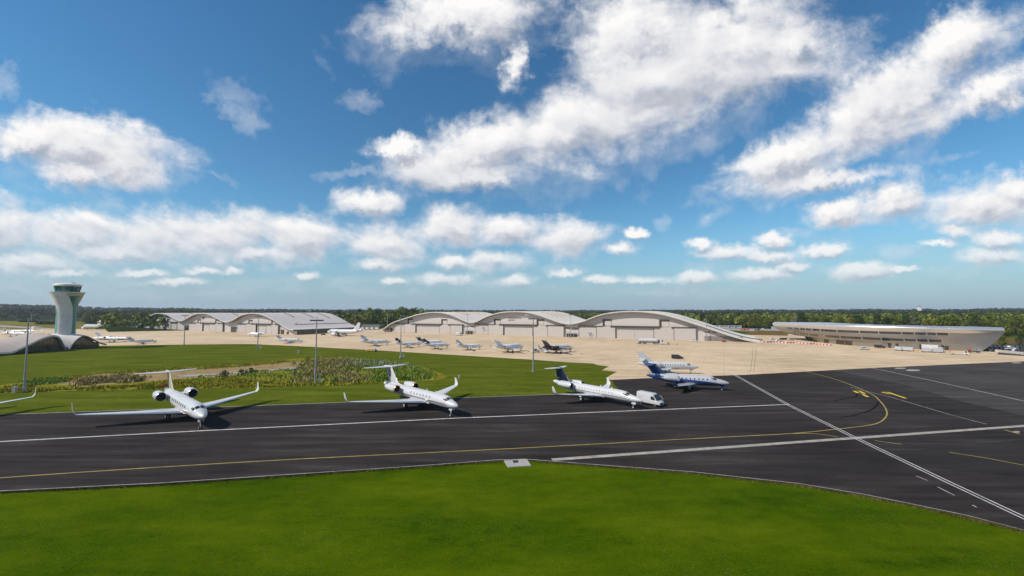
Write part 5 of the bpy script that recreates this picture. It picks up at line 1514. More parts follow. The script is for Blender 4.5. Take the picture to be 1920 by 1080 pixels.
def blades_mat(name, stops):
    m = bpy.data.materials.new(name); m.use_nodes = True; nt = NT(m.node_tree); b = m.node_tree.nodes['Principled BSDF']
    b.inputs['Roughness'].default_value = 0.85; b.inputs['Specular IOR Level'].default_value = 0.12
    ge = nt.n.new('ShaderNodeNewGeometry'); cl = nt.noise(nt.coord('Object'), 0.28, 3, 0.6)
    f = nt.math('ADD', nt.math('MULTIPLY', ge.outputs['Random Per Island'], 0.45), nt.math('MULTIPLY', cl, 0.6))
    nt.put(b.inputs['Base Color'], nt.ramp(f, stops)); return m


RD = [blades_mat('reed_purple', [(0.25, (0.18, 0.125, 0.055)), (0.42, (0.27, 0.20, 0.10)), (0.52, (0.21, 0.23, 0.035)), (0.65, (0.33, 0.25, 0.14)), (0.85, (0.44, 0.36, 0.22))]),
      blades_mat('reed_green', [(0.25, (0.085, 0.14, 0.012)), (0.5, (0.16, 0.235, 0.028)), (0.8, (0.28, 0.33, 0.06))]),
      blades_mat('sedge_yellow', [(0.25, (0.15, 0.11, 0.012)), (0.42, (0.22, 0.24, 0.012)), (0.6, (0.31, 0.29, 0.018)), (0.8, (0.36, 0.26, 0.05))]),
      blades_mat('reed_grey', [(0.25, (0.10, 0.15, 0.07)), (0.5, (0.20, 0.26, 0.13)), (0.8, (0.36, 0.39, 0.25))])]


from mathutils import noise as mnoise


def reeds(name, label, m, poly_px, n, h, seed, lean=0.25, wd=0.16):
    """upright blades spread over a patch of ground"""
    rg = random.Random(seed); P = GP(poly_px); xs = [p.x for p in P]; ys = [p.y for p in P]

    def inside(x, y):
        c = False; j = len(P) - 1
        for i in range(len(P)):
            if (P[i].y > y) != (P[j].y > y) and x < (P[j].x - P[i].x) * (y - P[i].y) / (P[j].y - P[i].y) + P[i].x: c = not c
            j = i
        return c
    b = MB(); k = 0; tries = 0
    while k < n and tries < n * 12:
        tries += 1
        x, y = rg.uniform(min(xs), max(xs)), rg.uniform(min(ys), max(ys))
        
        if not inside(x, y): continue
        x += rg.gauss(0, 1.2); y += rg.gauss(0, 1.2)
        cl = 0.70 + 0.9 * mnoise.noise(Vector((x * 0.22, y * 0.22, seed * 3.7))) + 0.35 * mnoise.noise(Vector((x * 0.7, y * 0.7, seed * 1.3))) + rg.uniform(-0.15, 0.15)
        if cl < 0.36: continue
        H = 0.85 * h * cl * rg.uniform(0.7, 1.2); a = rg.uniform(0, math.pi); w = wd * rg.uniform(0.6, 1.4)
        dx, dy = math.cos(a) * w, math.sin(a) * w; lx, ly = rg.gauss(0.12, lean) * H, rg.gauss(0, lean) * H
        b.add([(x - dx, y - dy, -0.05), (x + dx, y + dy, -0.05), (x + lx * .4 + dx * .8, y + ly * .4 + dy * .8, H * 0.62), (x + lx, y + ly, H), (x + lx * .4 - dx * .8, y + ly * .4 - dy * .8, H * 0.62)], [(0, 1, 2, 4), (4, 2, 3)]); k += 1
    o = b.build(name, m, raw=True); return tag(o, label, 'reeds', kind='stuff')


reeds('reed_bed', 'purple-brown reeds round the lamp mast in the marsh', RD[0], [(530, 722), (560, 700), (575, 682), (600, 674), (640, 673), (690, 679), (705, 690), (650, 698), (690, 706), (690, 716), (640, 718), (580, 716)], 3000, 1.45, 1)
reeds('reed_bed', 'green reeds mixed through the purple reed bed', RD[1], [(560, 690), (600, 680), (660, 682), (720, 690), (740, 706), (700, 717), (600, 719), (560, 716)], 1500, 1.2, 2)
reeds('reed_bed', 'fresh green reeds beyond the ring-emblem jet tail', RD[1], [(700, 716), (705, 700), (730, 690), (770, 689), (800, 697), (812, 707), (795, 712), (740, 714)], 3600, 1.6, 3)
reeds('reed_bed', 'pale grey-green reeds at the back of the marsh', RD[3], [(640, 684), (660, 676), (720, 679), (780, 688), (770, 693), (700, 692)], 1900, 1.5, 4)
reeds('reed_bed', 'brown wind-bent reeds in the mud by the tan-finned jet', RD[0], [(148, 724), (160, 714), (190, 706), (230, 704), (262, 708), (262, 715), (220, 719), (180, 723)], 2200, 1.2, 5, 0.45)
reeds('reed_bed', 'dark green rushes at the narrow end of the marsh', RD[1], [(48, 724), (60, 713), (90, 708.5), (118, 712), (122, 718), (90, 720)], 1300, 0.9, 6)
reeds('sedge', 'yellow-green sedge fringe along the near side of the marsh', RD[2], [(-60, 738), (40, 722), (60, 728), (150, 729), (260, 722), (300, 716), (420, 712), (560, 719), (640, 717), (700, 715), (720, 716), (640, 721), (560, 723), (420, 727), (300, 728), (150, 731.5), (0, 736)], 6500, 0.75, 7, 0.3)
reeds('sedge', 'olive sedge tussocks over the middle of the marsh', RD[1], [(330, 716), (380, 703), (440, 700), (500, 694), (560, 692), (560, 714), (480, 716), (400, 718)], 1500, 0.6, 8, 0.4)
reeds('sedge', 'olive grass strip along the far side of the marsh', RD[2], [(60, 714), (150, 704), (300, 691), (420, 684.5), (520, 676.5), (560, 678), (500, 684), (420, 690), (300, 697), (200, 703), (100, 716)], 3600, 0.5, 9, 0.4)
for i, (px, py, s) in enumerate(((418, 707, 1.5), (455, 702, 1.3), (470, 699, 1.2), (560, 688, 2.2), (577, 686, 2.4), (250, 715, 1.2))):
    b = MB(); rg = random.Random(40 + i); vs, fs = crown_mesh(rg, 1.3 * s, 1.3 * s, 9, 22, 0.22, 0.08); b.add(vs, fs)
    o = b.build('shrub', LEAF[2 if i < 3 else 0], raw=True); o.location = ground_point(px, py); tag(o, ['dark low shrub beside the pond', 'dark low shrub beside the pond', 'dark low shrub beside the pond', 'grey-green willow bush next to the reed-bed mast', 'grey-green willow bush next to the reed-bed mast', 'low shrub in mud by the tan fin'][i], 'shrub', 'shrubs in the marsh')

# dry weeds where the near bank meets the taxiway
b = MB(); rg = random.Random(12)
edge_px = [(0, 922), (300, 907), (600, 887), (860, 869), (940, 864)], [(1000, 863), (1100, 871), (1300, 886), (1500, 908), (1700, 944), (1920, 995)]
EM = blades_mat('edge_weed', [(0.2, (0.03, 0.035, 0.006)), (0.5, (0.085, 0.075, 0.02)), (0.8, (0.19, 0.15, 0.05))])
for e in edge_px:
    for i in range(3600):
        x_ = rg.uniform(e[0][0], e[-1][0]); y_ = interp(e, x_) + abs(rg.gauss(0, 1.6)) + 0.6
        p = ground_point(x_, y_); h = rg.uniform(0.05, 0.22); a = rg.uniform(0, 3.14); w = 0.05
        b.add([(p.x - math.cos(a) * w, p.y - math.sin(a) * w, -0.06), (p.x + math.cos(a) * w, p.y + math.sin(a) * w, -0.06), (p.x + rg.gauss(0, .3) * h, p.y + rg.gauss(0, .3) * h, h)], [(0, 1, 2)])
tag(b.build('edge_weeds', EM, raw=True), 'dry weeds along the taxiway edge', 'weeds', kind='stuff')

# ------------------------------------------------------------------ lamp masts
def mast_proto():
    t = bpy.data.objects.new('light_mast', None); link(t)
    b = MB(); b.tube([(0, 0, -0.1), (0, 0, 6), (0, 0, 12), (0, 0, 18.6)], [0.29, 0.23, 0.17, 0.11], 12); b.build('pole', M['galvanised'], t, True)
    b = MB(); b.tube([(0, 0, 0.0), (0, 0, 0.12)], [0.62, 0.62], 12); b.box((0, 0, 0.6), (0.5, 0.75, 1.0)); b.build('pole_base', M['galvanised'], t)
    b = MB()
    n = 20; ring = [(0.75 * math.cos(2 * math.pi * k / n), 0.75 * math.sin(2 * math.pi * k / n), 18.1) for k in range(n + 1)]
    b.tube(ring, 0.06, 5, False); b.tube([(-1.5, 0, 18.1), (1.5, 0, 18.1)], 0.07, 6); b.tube([(0, -1.2, 18.1), (0, 1.2, 18.1)], 0.06, 6); hd = b.build('head_frame', M['steel'], t)
    for k in range(6):
        x = (-1.5, -0.95, 0.95, 1.5, 0.0, 0.0)[k]; y = (0, 0, 0, 0, -1.15, 1.15)[k]
        b = MB(); b.box((x, y, 18.24), (0.75, 0.7, 0.32)); f = b.build('floodlight', M['dark_paint'], t)
        b = MB(); b.box((x, y, 18.07), (0.5, 0.4, 0.03)); b.build('lamp_glass', M['lamp_glass'], f)
    b = MB(); b.tube([(0, 0, 18.5), (0, 0, 19.2)], 0.03, 5); b.box((0, 0, 19.0), (0.35, 0.35, 0.12)); b.build('beacon', M['steel'], t)
    return t


mast0 = mast_proto()
MASTS = [(45, 735, 'lamp mast beside the dark green rushes and cream cabinet', None), (591, 720, 'lamp mast on a pale footing among purple reeds', None), (1000, 697, 'lamp mast in the lawn before the middle hangar arch', None),
         (751, 671.5, 'lamp mast at the lawn edge beside two small jets', None), (483, 655.5, 'lamp mast in the lawn in front of the third grey arch', None), (345, 647, 'lamp mast in the lawn edge before the first grey arches', None),
         (57, 627, 'lamp mast behind the swept-roof building', None), (726, 619.5, 'lamp mast at the low cream hangar end that faces the airliner', None), (876.5, 628, 'lamp mast at the valley between first and second cream arches', None),
         (1070, 634, 'lamp mast at the valley between second and third cream arches', None), (1325, 639.5, 'lamp mast beside the forklift at the hangar end', None), (206, 609, 'far lamp mast beyond the airliner, beside dark trees', None), (261.5, 609.5, 'far lamp mast at the open-door end of the grey hangars', None)]
for i, (px, py, lab, g) in enumerate(MASTS):
    o = mast0 if i == 0 else copy_tree(mast0)
    o.location = ground_point(px, py); o.rotation_euler = (0, 0, [0.2, 0.1, 0.5, 1.0, 0.4, 0.9, 0.2, 0.7, 0.3, 0.1, 0.6, 0.2, 0.4][i]); tag(o, lab, 'lamp mast', 'lamp masts around the airfield')
# footing of the mast in the reeds
p = ground_point(591, 720); b = MB(); b.box((0, 0, 0.02), (3.6, 1.6, 0.16)); o = b.build('mast_footing', M['line_white']); o.location = p + Vector((-0.3, -0.7, -0.02)); tag(o, 'pale concrete footing at the reed-bed mast foot', 'footing')

# cabinets and posts in the grass
def cabinet(px, py, w, h, m, label):
    t = thing('service_cabinet', label, 'cabinet', ground_point(px, py), 0.2)
    b = MB(); b.box((0, 0, h / 2), (w, w * 0.7, h)); b.build('cabinet_body', m, t)
    b = MB(); b.box((0, 0, h + 0.04), (w * 1.12, w * 0.8, 0.08)); b.build('cabinet_lid', M['grey_paint'], t)
    b = MB(); b.box((0, -w * 0.355, h * 0.52), (w * 0.8, 0.02, h * 0.78)); b.build('cabinet_door', m, t)
M['cab_cream'] = mat('cabinet_cream', (0.42, 0.38, 0.30), 0.7, 0, 0.1, 2.0)
cabinet(599.5, 719.5, 0.7, 1.5, W, 'white service cabinet beside the reed-bed mast')
cabinet(27, 736.5, 0.8, 1.5, M['cab_cream'], 'cream service cabinet beside the mast in the rushes')
cabinet(489, 653.5, 0.8, 1.2, W, 'white service cabinet at the mast before the third grey arch')
cabinet(559.5, 663.5, 1.0, 1.7, M['cab_cream'], 'tall cream cabinet alone in the lawn')
cabinet(756.5, 669.5, 0.7, 1.2, W, 'white service cabinet beside the lawn-edge mast')
cabinet(752.5, 671.9, 0.9, 0.5, M['dark_paint'], 'low dark box at the foot of the lawn-edge mast')
t = thing('marker_sign', 'small white marker board on legs in the lawn', 'sign', ground_point(861, 711.5), 0.3)
b = MB(); b.box((0, 0, 0.85), (0.35, 0.5, 1.0)); b.build('board', W, t); b = MB(); b.tube([(0, 0, 0), (0, 0, 0.6)], 0.05, 6); b.tube([(-0.7, 0, 0), (0, 0, 0.8)], 0.03, 5); b.build('leg', M['steel'], t)
t = thing('lawn_post', 'thin dark post standing alone in the lawn', 'post', ground_point(956.5, 723.5))
b = MB(); b.tube([(0, 0, -0.05), (0, 0, 1.35)], 0.06, 6); b.build('post', M['dark_paint'], t); b = MB(); b.box((0, 0, 1.36), (0.16, 0.16, 0.1)); b.build('post_cap', W, t)
t = thing('warning_sign', 'round red sign with white mark on legs at the marsh edge', 'sign', ground_point(307.5, 727), 0.3)
b = MB(); b.lathe([(-0.03, 0.01), (-0.03, 0.48), (0.03, 0.48), (0.03, 0.01)], 'Y', (0, 0, 0.85), 16); bd = b.build('disc', M['red_paint'], t)
b = MB(); b.tube([(-0.15, -0.05, 1.02), (0.08, -0.05, 1.05), (0.12, -0.05, 0.9), (-0.1, -0.05, 0.7), (0.18, -0.05, 0.68)], 0.05, 5); b.build('mark', W, t)
for sx in (-0.25, 0.25):
    b = MB(); b.tube([(sx, 0.04, -0.05), (sx, 0.04, 0.6)], 0.03, 5); b.build('leg', M['steel'], t)

# ------------------------------------------------------------------ vehicles
def wheel_at(t, x, y, r, w=0.22):
    b = MB(); b.lathe([(-w / 2, r * 0.62), (-w / 2, r * 0.95), (-w * .3, r), (w * .3, r), (w / 2, r * 0.95), (w / 2, r * 0.62)], 'Y', (x, y, r), 14); wv = b.build('wheel', M['rubber'], t, True, 40)
    b = MB(); b.lathe([(-w * .48, 0.01), (-w * .46, r * 0.62), (w * .46, r * 0.62), (w * .48, 0.01)], 'Y', (x, y, r), 10); b.build('rim', M['steel'], wv)


def road_vehicle(name, cat, label, loc, yaw, st, m, glass, wheels, group=None, lights=True):
    """st: stations (x, half width, bottom, belt, top, roof half width) from tail to nose"""
    t = thing(name, label, cat, loc, yaw, group)
    b = MB(); rings = []
    for (x, hw, zb, zm, zt, rw) in st:
        rings.append([(x, -hw * .94, zb), (x, hw * .94, zb), (x, hw, zb + 0.12), (x, hw, zm), (x, rw, zt - 0.05), (x, rw * 0.9, zt), (x, -rw * 0.9, zt), (x, -rw, zt - 0.05), (x, -hw, zm), (x, -hw, zb + 0.12)])
    b.loft(rings); b.build('body', m, t, True, 35)
    for i, (nm, P) in enumerate(glass):
        b = MB(); b.add(P, [tuple(range(len(P)))]); b.build(nm, M['cockpit_glass'], t, raw=True)
    for (x, y, r) in wheels: wheel_at(t, x, y, r)
    if lights:
        x, hw, zb, zm = st[-1][0], st[-1][1], st[-1][2], st[-1][3]
        for sd in (1, -1):
            b = MB(); b.box((x - 0.02, sd * hw * 0.78, zb + (zm - zb) * 0.72), (0.08, hw * 0.32, 0.16)); b.build('headlight', M['lamp_glass'], t)
        x, hw, zb, zm = st[0][:4]
        for sd in (1, -1):
            b = MB(); b.box((x + 0.02, sd * hw * 0.86, zb + (zm - zb) * 0.75), (0.08, 0.14, 0.3)); b.build('tail_light', M['red_paint'], t)
    return t


def side(P, y, k=1): return [[(x, s * y, z) for x, z in P] for s in (1, -1)]


VAN = [(-2.9, 0.96, 0.42, 1.3, 2.62, 0.84), (-2.75, 1.0, 0.38, 1.35, 2.72, 0.88), (0.9, 1.0, 0.38, 1.35, 2.70, 0.88), (1.35, 1.0, 0.38, 1.32, 2.45, 0.86), (1.95, 0.99, 0.38, 1.28, 1.75, 0.86), (2.25, 0.97, 0.38, 1.22, 1.32, 0.9), (2.75, 0.94, 0.40, 1.05, 1.12, 0.86), (2.95, 0.84, 0.45, 0.85, 0.92, 0.76)]
def van(label, loc, yaw, m, name='white_van', group=None):
    t = road_vehicle('van', 'van', label, loc, yaw, VAN, m, [('windscreen', [(1.40, -0.80, 2.46), (1.40, 0.80, 2.46), (2.29, 0.88, 1.36), (2.29, -0.88, 1.36)])] + [('side_window', P) for P in side([(0.85, 1.42), (2.05, 1.40), (1.5, 2.15), (0.85, 2.15)], 1.01)] + [('grille', [(2.99, -0.55, 0.55), (2.99, 0.55, 0.55), (2.98, 0.55, 0.90), (2.98, -0.55, 0.90)])],
                     [(1.85, .86, .36), (1.85, -.86, .36), (-1.75, .86, .36), (-1.75, -.86, .36)], group)
    b = MB(); b.box((0, 0, 0.46), (5.7, 2.03, 0.22)); b.build('sill', M['dark_paint'], t)
    return t


p = ground_point(1219, 759)
tv = van('white high-roof van with driver door open beside the navy-finned jet', p, -0.92, W)
b = MB(); b.add([(1.85, 1.0, 0.5), (2.05, 1.9, 0.5), (2.05, 1.9, 1.35), (1.6, 1.75, 2.1), (1.45, 1.0, 2.1)], [(0, 1, 2, 3, 4)]); dr_ = b.build('open_door', W, tv, raw=True)
b = MB(); b.add([(1.86, 1.15, 1.35), (2.0, 1.78, 1.35), (1.62, 1.68, 1.98), (1.52, 1.15, 1.98)], [(0, 1, 2, 3)]); b.build('door_window', M['cockpit_glass'], dr_, raw=True); dr_.children[0].location = (0.02, 0, 0)
for i, (x0, x1, z) in enumerate(((-2.5, -0.4, 1.95), (-2.5, -1.4, 1.62), (-2.5, -1.2, 1.42))):
    for sd in (-1, 1):
        b = MB(); yy = sd * (0.945 if z > 1.8 else 0.985); b.box(((x0 + x1) / 2, yy, z), (x1 - x0, 0.03, 0.12)); b.build('side_lettering', M['grey_paint'], tv)

MINI = [(-2.45, 0.90, 0.38, 1.05, 1.80, 0.72), (-2.3, 0.95, 0.32, 1.1, 1.92, 0.76), (0.4, 0.95, 0.32, 1.1, 1.92, 0.76), (0.75, 0.95, 0.32, 1.1, 1.80, 0.75), (1.55, 0.95, 0.32, 1.08, 1.18, 0.80), (2.2, 0.92, 0.34, 0.95, 1.02, 0.78), (2.45, 0.82, 0.40, 0.75, 0.8, 0.7)]
CARS = [(-2.15, 0.80, 0.40, 0.85, 0.98, 0.66), (-2.0, 0.86, 0.32, 0.9, 1.12, 0.66), (-1.5, 0.88, 0.28, 0.92, 1.42, 0.62), (0.15, 0.88, 0.28, 0.92, 1.46, 0.62), (0.95, 0.88, 0.28, 0.92, 1.0, 0.7), (1.8, 0.86, 0.30, 0.82, 0.88, 0.72), (2.15, 0.76, 0.36, 0.66, 0.72, 0.62)]
def minivan(label, loc, yaw, m, group=None):
    return road_vehicle('minivan', 'minivan', label, loc, yaw, MINI, m, [('windscreen', [(0.80, -0.68, 1.76), (0.80, 0.68, 1.76), (1.52, 0.74, 1.22), (1.52, -0.74, 1.22)])] + [('side_window', P) for P in side([(-2.1, 1.18), (-0.8, 1.18), (-0.8, 1.7), (-2.0, 1.7)], 0.935) + side([(-0.7, 1.18), (1.2, 1.18), (0.6, 1.7), (-0.7, 1.7)], 0.935)],
                        [(1.6, .84, .34), (1.6, -.84, .34), (-1.5, .84, .34), (-1.5, -.84, .34)], group)


def car(label, loc, yaw, m, group=None):
    return road_vehicle('parked_car', 'car', label, loc, yaw, CARS, m, [('windscreen', [(0.2, -0.56, 1.40), (0.2, 0.56, 1.40), (0.93, 0.66, 1.03), (0.93, -0.66, 1.03)]), ('rear_window', [(-1.55, -0.56, 1.38), (-1.55, 0.56, 1.38), (-1.98, 0.6, 1.12), (-1.98, -0.6, 1.12)])] + [('side_window', P) for P in side([(-1.7, 1.0), (0.8, 1.0), (0.2, 1.36), (-1.4, 1.36)], 0.83)],
                        [(1.35, .78, .31), (1.35, -.78, .31), (-1.3, .78, .31), (-1.3, -.78, .31)], group)


minivan('black minivan driving alone across the concrete beyond the white jet', ground_point(1270, 673), -0.28, M['black_paint'])
minivan('black minivan parked against the terminal wall', ground_point(1651, 652.5) + Vector((-1, -1, 0)), -1.15, M['black_paint'])
car('silver car parked on the concrete before the terminal doors', ground_point(1621, 656), -0.3, M['silver_paint'])
car('white estate car at the terminal kerb, behind another white car', ground_point(1449, 637.5), 0.05, W)
car('white car at the terminal kerb beside the barrier', ground_point(1460, 640), 0.03, W)
for i, px in enumerate((1468, 1473)): car('dark car under the overhanging end of the terminal', ground_point(px, 637.2), 0.1, M['dark_paint'], 'dark cars under the terminal end')
car('grey car beside the dark cars under the terminal end', ground_point(1482, 638.2), 0.1, M['silver_paint'])
# car park at the right
sheet('car_park', GP([(1837, 662.3), (1880, 665.2), (1920, 667.5), (2150, 661), (2150, 641), (1950, 645), (1862, 646)]), 0.008, M['asphalt_old'])
sheet('dry_bank', GP([(1852, 645.8), (1950, 644.8), (2150, 640.8), (2150, 630), (1950, 632), (1862, 634)]), 0.008, M['earth_bank'])
carcols = [M['dark_paint'], M['navy_paint'], M['dark_paint'], M['dark_paint'], M['silver_paint'], M['dark_paint'], M['navy_paint']]
cn = ['dark car parked in the rows by the terminal end', 'navy car parked in the rows by the terminal end', None, None, 'silver car parked in the rows by the terminal end', None, None]
k = 0
for row, (py, n, x0) in enumerate(((652, 7, 1852), (655.5, 7, 1850), (659, 5, 1848))):
    for i in range(n):
        px = x0 + i * 8.5 + row * 2
        if row == 2 and i > 3: px += 6
        m = carcols[k % 7]; lab = 'navy car parked in the rows by the terminal end' if m is M['navy_paint'] else 'silver car parked in the rows by the terminal end' if m is M['silver_paint'] else 'dark car parked in the rows by the terminal end'
        if row == 1 and i == 5:
            car('white car parked among dark cars by the terminal end', ground_point(px, py + 1), 1.9, W); k += 1; continue
        car(lab, ground_point(px, py), 1.9 + 0.04 * i, m, lab.split(' parked')[0] + 's in the car park'); k += 1
# glass barrier and yellow-topped bollards
t = thing('car_park_fence', 'pale low fence panels in front of the parked cars', 'fence', ground_point(1880, 664))
o_ = ground_point(1880, 664)
FP = [ground_point(1866 + 9 * i, 660.3 + 0.9 * i) for i in range(10)]
for a, c in zip(FP, FP[1:]):
    b = MB(); d = c - a; b.box((a + c) / 2 - o_ + Vector((0, 0, 0.75)), (d.length - 0.12, 0.06, 1.3), math.atan2(d.y, d.x)); b.build('fence_panel', M['cladding_pale'], t)
    b = MB(); b.box(a - o_ + Vector((0, 0, 0.8)), (0.12, 0.12, 1.6)); b.build('fence_post', M['steel'], t)
for px, py in ((1847, 664.5), (1862.5, 666)):
    t = thing('bollard', 'yellow and white bollard on the concrete corner by the car park', 'bollard', ground_point(px, py), 0, 'bollards at the terminal corner')
    b = MB(); b.tube([(0, 0, 0), (0, 0, 0.55)], 0.16, 10); b.build('post', W, t); b = MB(); b.tube([(0, 0, 0.56), (0, 0, 1.0)], 0.17, 10); b.build('collar', M['yellow_paint'], t)

# fuel tanker with its tractor unit
p = ground_point(1192, 644.8); q = ground_point(1250, 646); yaw = math.atan2(q.y - p.y, q.x - p.x)
t = thing('fuel_tanker', 'long white fuel tanker truck in front of the third cream arch', 'tanker', (p + q) / 2, yaw)
b = MB(); b.lathe([(-7.2, 0.1), (-7.15, 0.9), (-6.9, 1.12), (3.6, 1.12), (3.85, 0.9), (3.9, 0.1)], 'X', (0, 0, 2.55), 18); b.build('tank', W, t, True, 40)
b = MB(); b.box((-1.2, 0, 1.15), (14.5, 1.0, 0.4)); b.build('chassis', M['dark_paint'], t)
b = MB(); b.prism([(5.4, 0.7), (7.9, 0.7), (7.95, 1.7), (7.5, 2.95), (5.4, 3.05)], -1.2, 1.2); cb = b.build('cab', W, t)
b = MB(); b.add([(7.98, -1.1, 1.8), (7.98, 1.1, 1.8), (7.58, 1.05, 2.85), (7.58, -1.05, 2.85)], [(0, 1, 2, 3)]); b.build('windscreen', M['cockpit_glass'], cb, raw=True)
for sd in (1, -1):
    b = MB(); b.add([(6.2, sd * 1.215, 1.8), (7.5, sd * 1.215, 1.8), (7.2, sd * 1.215, 2.7), (6.2, sd * 1.215, 2.7)], [(0, 1, 2, 3)]); b.build('side_window', M['cockpit_glass'], cb, raw=True)
b = MB(); b.box((-8.3, 0, 1.9), (1.7, 2.2, 2.0)); b.build('pump_cabinet', M['grey_paint'], t)
b = MB(); b.box((4.6, 0, 1.9), (1.0, 2.0, 1.6)); b.build('hose_reel', M['dark_paint'], t)
for x in (-7.6, -6.4, -4.4, -3.2, 1.6, 2.8, 4.2, 6.8):
    for sd in (1, -1): wheel_at(t, x, sd * 1.0, 0.5, 0.3)
# a tow bar and a low trailer ahead of it
t = thing('tow_trailer', 'low dark trailer with tow bar ahead of the fuel tanker', 'trailer', ground_point(1253, 646), yaw)
b = MB(); b.box((0, 0, 0.8), (1.6, 1.3, 0.9)); b.build('deck', M['steel'], t); b = MB(); b.tube([(0.8, 0, 0.5), (5.2, 0, 0.35)], 0.07, 6); b.build('tow_bar', M['dark_paint'], t)
for sd in (1, -1): wheel_at(t, 0, sd * 0.6, 0.4)
b = MB(); b.box((5.2, 0, 0.55), (0.5, 1.2, 0.9)); b.build('hitch_frame', M['orange_paint'], t)
car('low white car parked against the third cream arch', ground_point(1302, 640.3), -0.46, W)
van('small white van standing against the wall below the first valley', ground_point(861, 629), R(-26), W)

# tugs beside the brown-finned jet
def tug(label, loc, yaw, m):
    t = thing('tow_tug', label, 'tug', loc, yaw, 'tow tugs')
    b = MB(); b.prism([(-1.9, 0.35), (1.9, 0.35), (1.95, 0.85), (1.7, 1.1), (-1.85, 1.1)], -1.0, 1.0); b.build('body', m, t)
    b = MB(); b.prism([(-0.5, 1.1), (0.8, 1.1), (0.55, 1.95), (-0.45, 1.95)], -0.75, 0.75); c = b.build('cab', M['cockpit_glass'], t)
    b = MB(); b.box((0.03, 0, 2.0), (1.2, 1.6, 0.1)); b.build('cab_roof', W, c)
    for x in (-1.2, 1.2):
        for sd in (1, -1): wheel_at(t, x, sd * 0.9, 0.42, 0.28)
    return t


p = ground_point(1011, 661.5); q = ground_point(1018, 659.5)
tug('white tug with cream hood at the end of the long tow bar', p + Vector((-2, 0, 0)), 0.3, W)
tug('white tug with tan engine cover beside the tow-bar tug', ground_point(1014, 658.5), -0.2, M['cream_paint'])
minivan('white minibus standing between tugs and the brown-finned jet', ground_point(1024.5, 661), -1.3, W)
t = thing('tow_bar', 'long dark tow bar between tug and brown-finned jet', 'tow bar', ground_point(1023, 663.2), -0.02)
b = MB(); b.tube([(-4.5, 0.6, 0.5), (-3.5, 0, 0.4), (6.5, 0, 0.35)], 0.08, 6); b.build('bar', M['dark_paint'], t); b = MB(); b.lathe([(-0.05, 0.01), (-0.05, 0.3), (0.05, 0.3), (0.05, 0.01)], 'Y', (1.0, 0, 0.3), 10); b.build('wheel', M['rubber'], t)
for px, py in ((991, 659.5), (1091, 664.5)):
    t = thing('safety_cone', 'orange cone off a jet wing tip on the concrete', 'cone', ground_point(px, py), 0, 'cones by the parked jets')
    b = MB(); b.tube([(0, 0, 0.04), (0, 0, 0.9)], [0.26, 0.05], 10); b.build('cone', M['orange_paint'], t); b = MB(); b.box((0, 0, 0.025), (0.6, 0.6, 0.05)); b.build('base', M['rubber'], t)
# yellow towing cart at the lawn edge
t = thing('ground_power_cart', 'yellow power cart with white cabinet at the lawn edge', 'cart', ground_point(696, 659.3), -0.15)
b = MB(); b.box((-0.4, 0, 0.9), (2.6, 1.4, 0.8)); b.box((-2.3, 0, 0.7), (0.8, 1.2, 0.6)); b.build('body', M['yellow_paint'], t)
b = MB(); b.box((1.7, 0, 0.95), (1.0, 1.3, 1.2)); b.build('control_cabinet', W, t)
b = MB(); b.box((2.7, 0, 0.6), (0.7, 0.9, 1.0)); b.build('cable_drum', M['dark_paint'], t)
for x in (-1.6, 1.5):
    for sd in (1, -1): wheel_at(t, x, sd * 0.7, 0.36)
# steps truck at the airliner
t = thing('boarding_steps', 'blue boarding steps truck at the airliner front door', 'steps', ground_point(632, 630.3), 2.2)
b = MB(); b.box((-1.5, 0, 0.9), (6.2, 2.2, 0.7)); b.build('chassis', M['navy_paint'], t)
b = MB(); b.add([(-4.5, -0.8, 1.25), (-4.5, 0.8, 1.25), (1.4, 0.8, 4.2), (1.4, -0.8, 4.2), (2.6, -0.8, 4.2), (2.6, 0.8, 4.2)], [(0, 1, 2, 3), (3, 2, 5, 4)]); b.build('stair', M['steel'], t, raw=True)
for sd in (1, -1):
    b = MB(); b.tube([(-4.5, sd * 0.85, 2.2), (1.4, sd * 0.85, 5.2), (2.6, sd * 0.85, 5.2)], 0.06, 5); b.build('handrail', W, t)
    b = MB(); b.tube([(1.6, sd * 0.7, 1.2), (1.6, sd * 0.7, 4.2)], 0.09, 6); b.build('prop', M['navy_paint'], t)
    for x in (-3.6, 0.6): wheel_at(t, x, sd * 0.95, 0.42)
tug('small dark tug under the airliner nose', ground_point(606, 628.5), 0.4, M['dark_paint'])
# forklift
t = thing('forklift', 'red forklift with dark mast at the hangar low end', 'forklift', ground_point(1357, 641.5), 0.2)
b = MB(); b.prism([(-1.2, 0.3), (1.0, 0.3), (1.0, 0.9), (0.2, 1.0), (-1.2, 1.25)], -0.65, 0.65); b.build('body', M['red_paint'], t)
b = MB()
for x in (-0.9, 0.5):
    for sd in (1, -1): b.tube([(x, sd * 0.55, 1.0), (x, sd * 0.55, 2.2)], 0.05, 5)
b.box((-0.2, 0, 2.22), (1.6, 1.25, 0.08)); b.build('guard', M['dark_paint'], t)
b = MB()
for sd in (1, -1): b.box((1.15, sd * 0.35, 1.4), (0.14, 0.12, 2.6))
b.box((1.15, 0, 2.6), (0.12, 0.8, 0.1)); b.box((1.15, 0, 0.6), (0.12, 0.8, 0.12)); b.build('mast', M['dark_paint'], t)
b = MB()
for sd in (1, -1): b.box((1.8, sd * 0.3, 0.15), (1.2, 0.12, 0.06))
b.box((1.24, 0, 0.2), (0.06, 0.8, 0.3)); b.build('forks', M['steel'], t)
for x, r in ((-0.8, 0.28), (0.6, 0.36)):
    for sd in (1, -1): wheel_at(t, x, sd * 0.55, r)
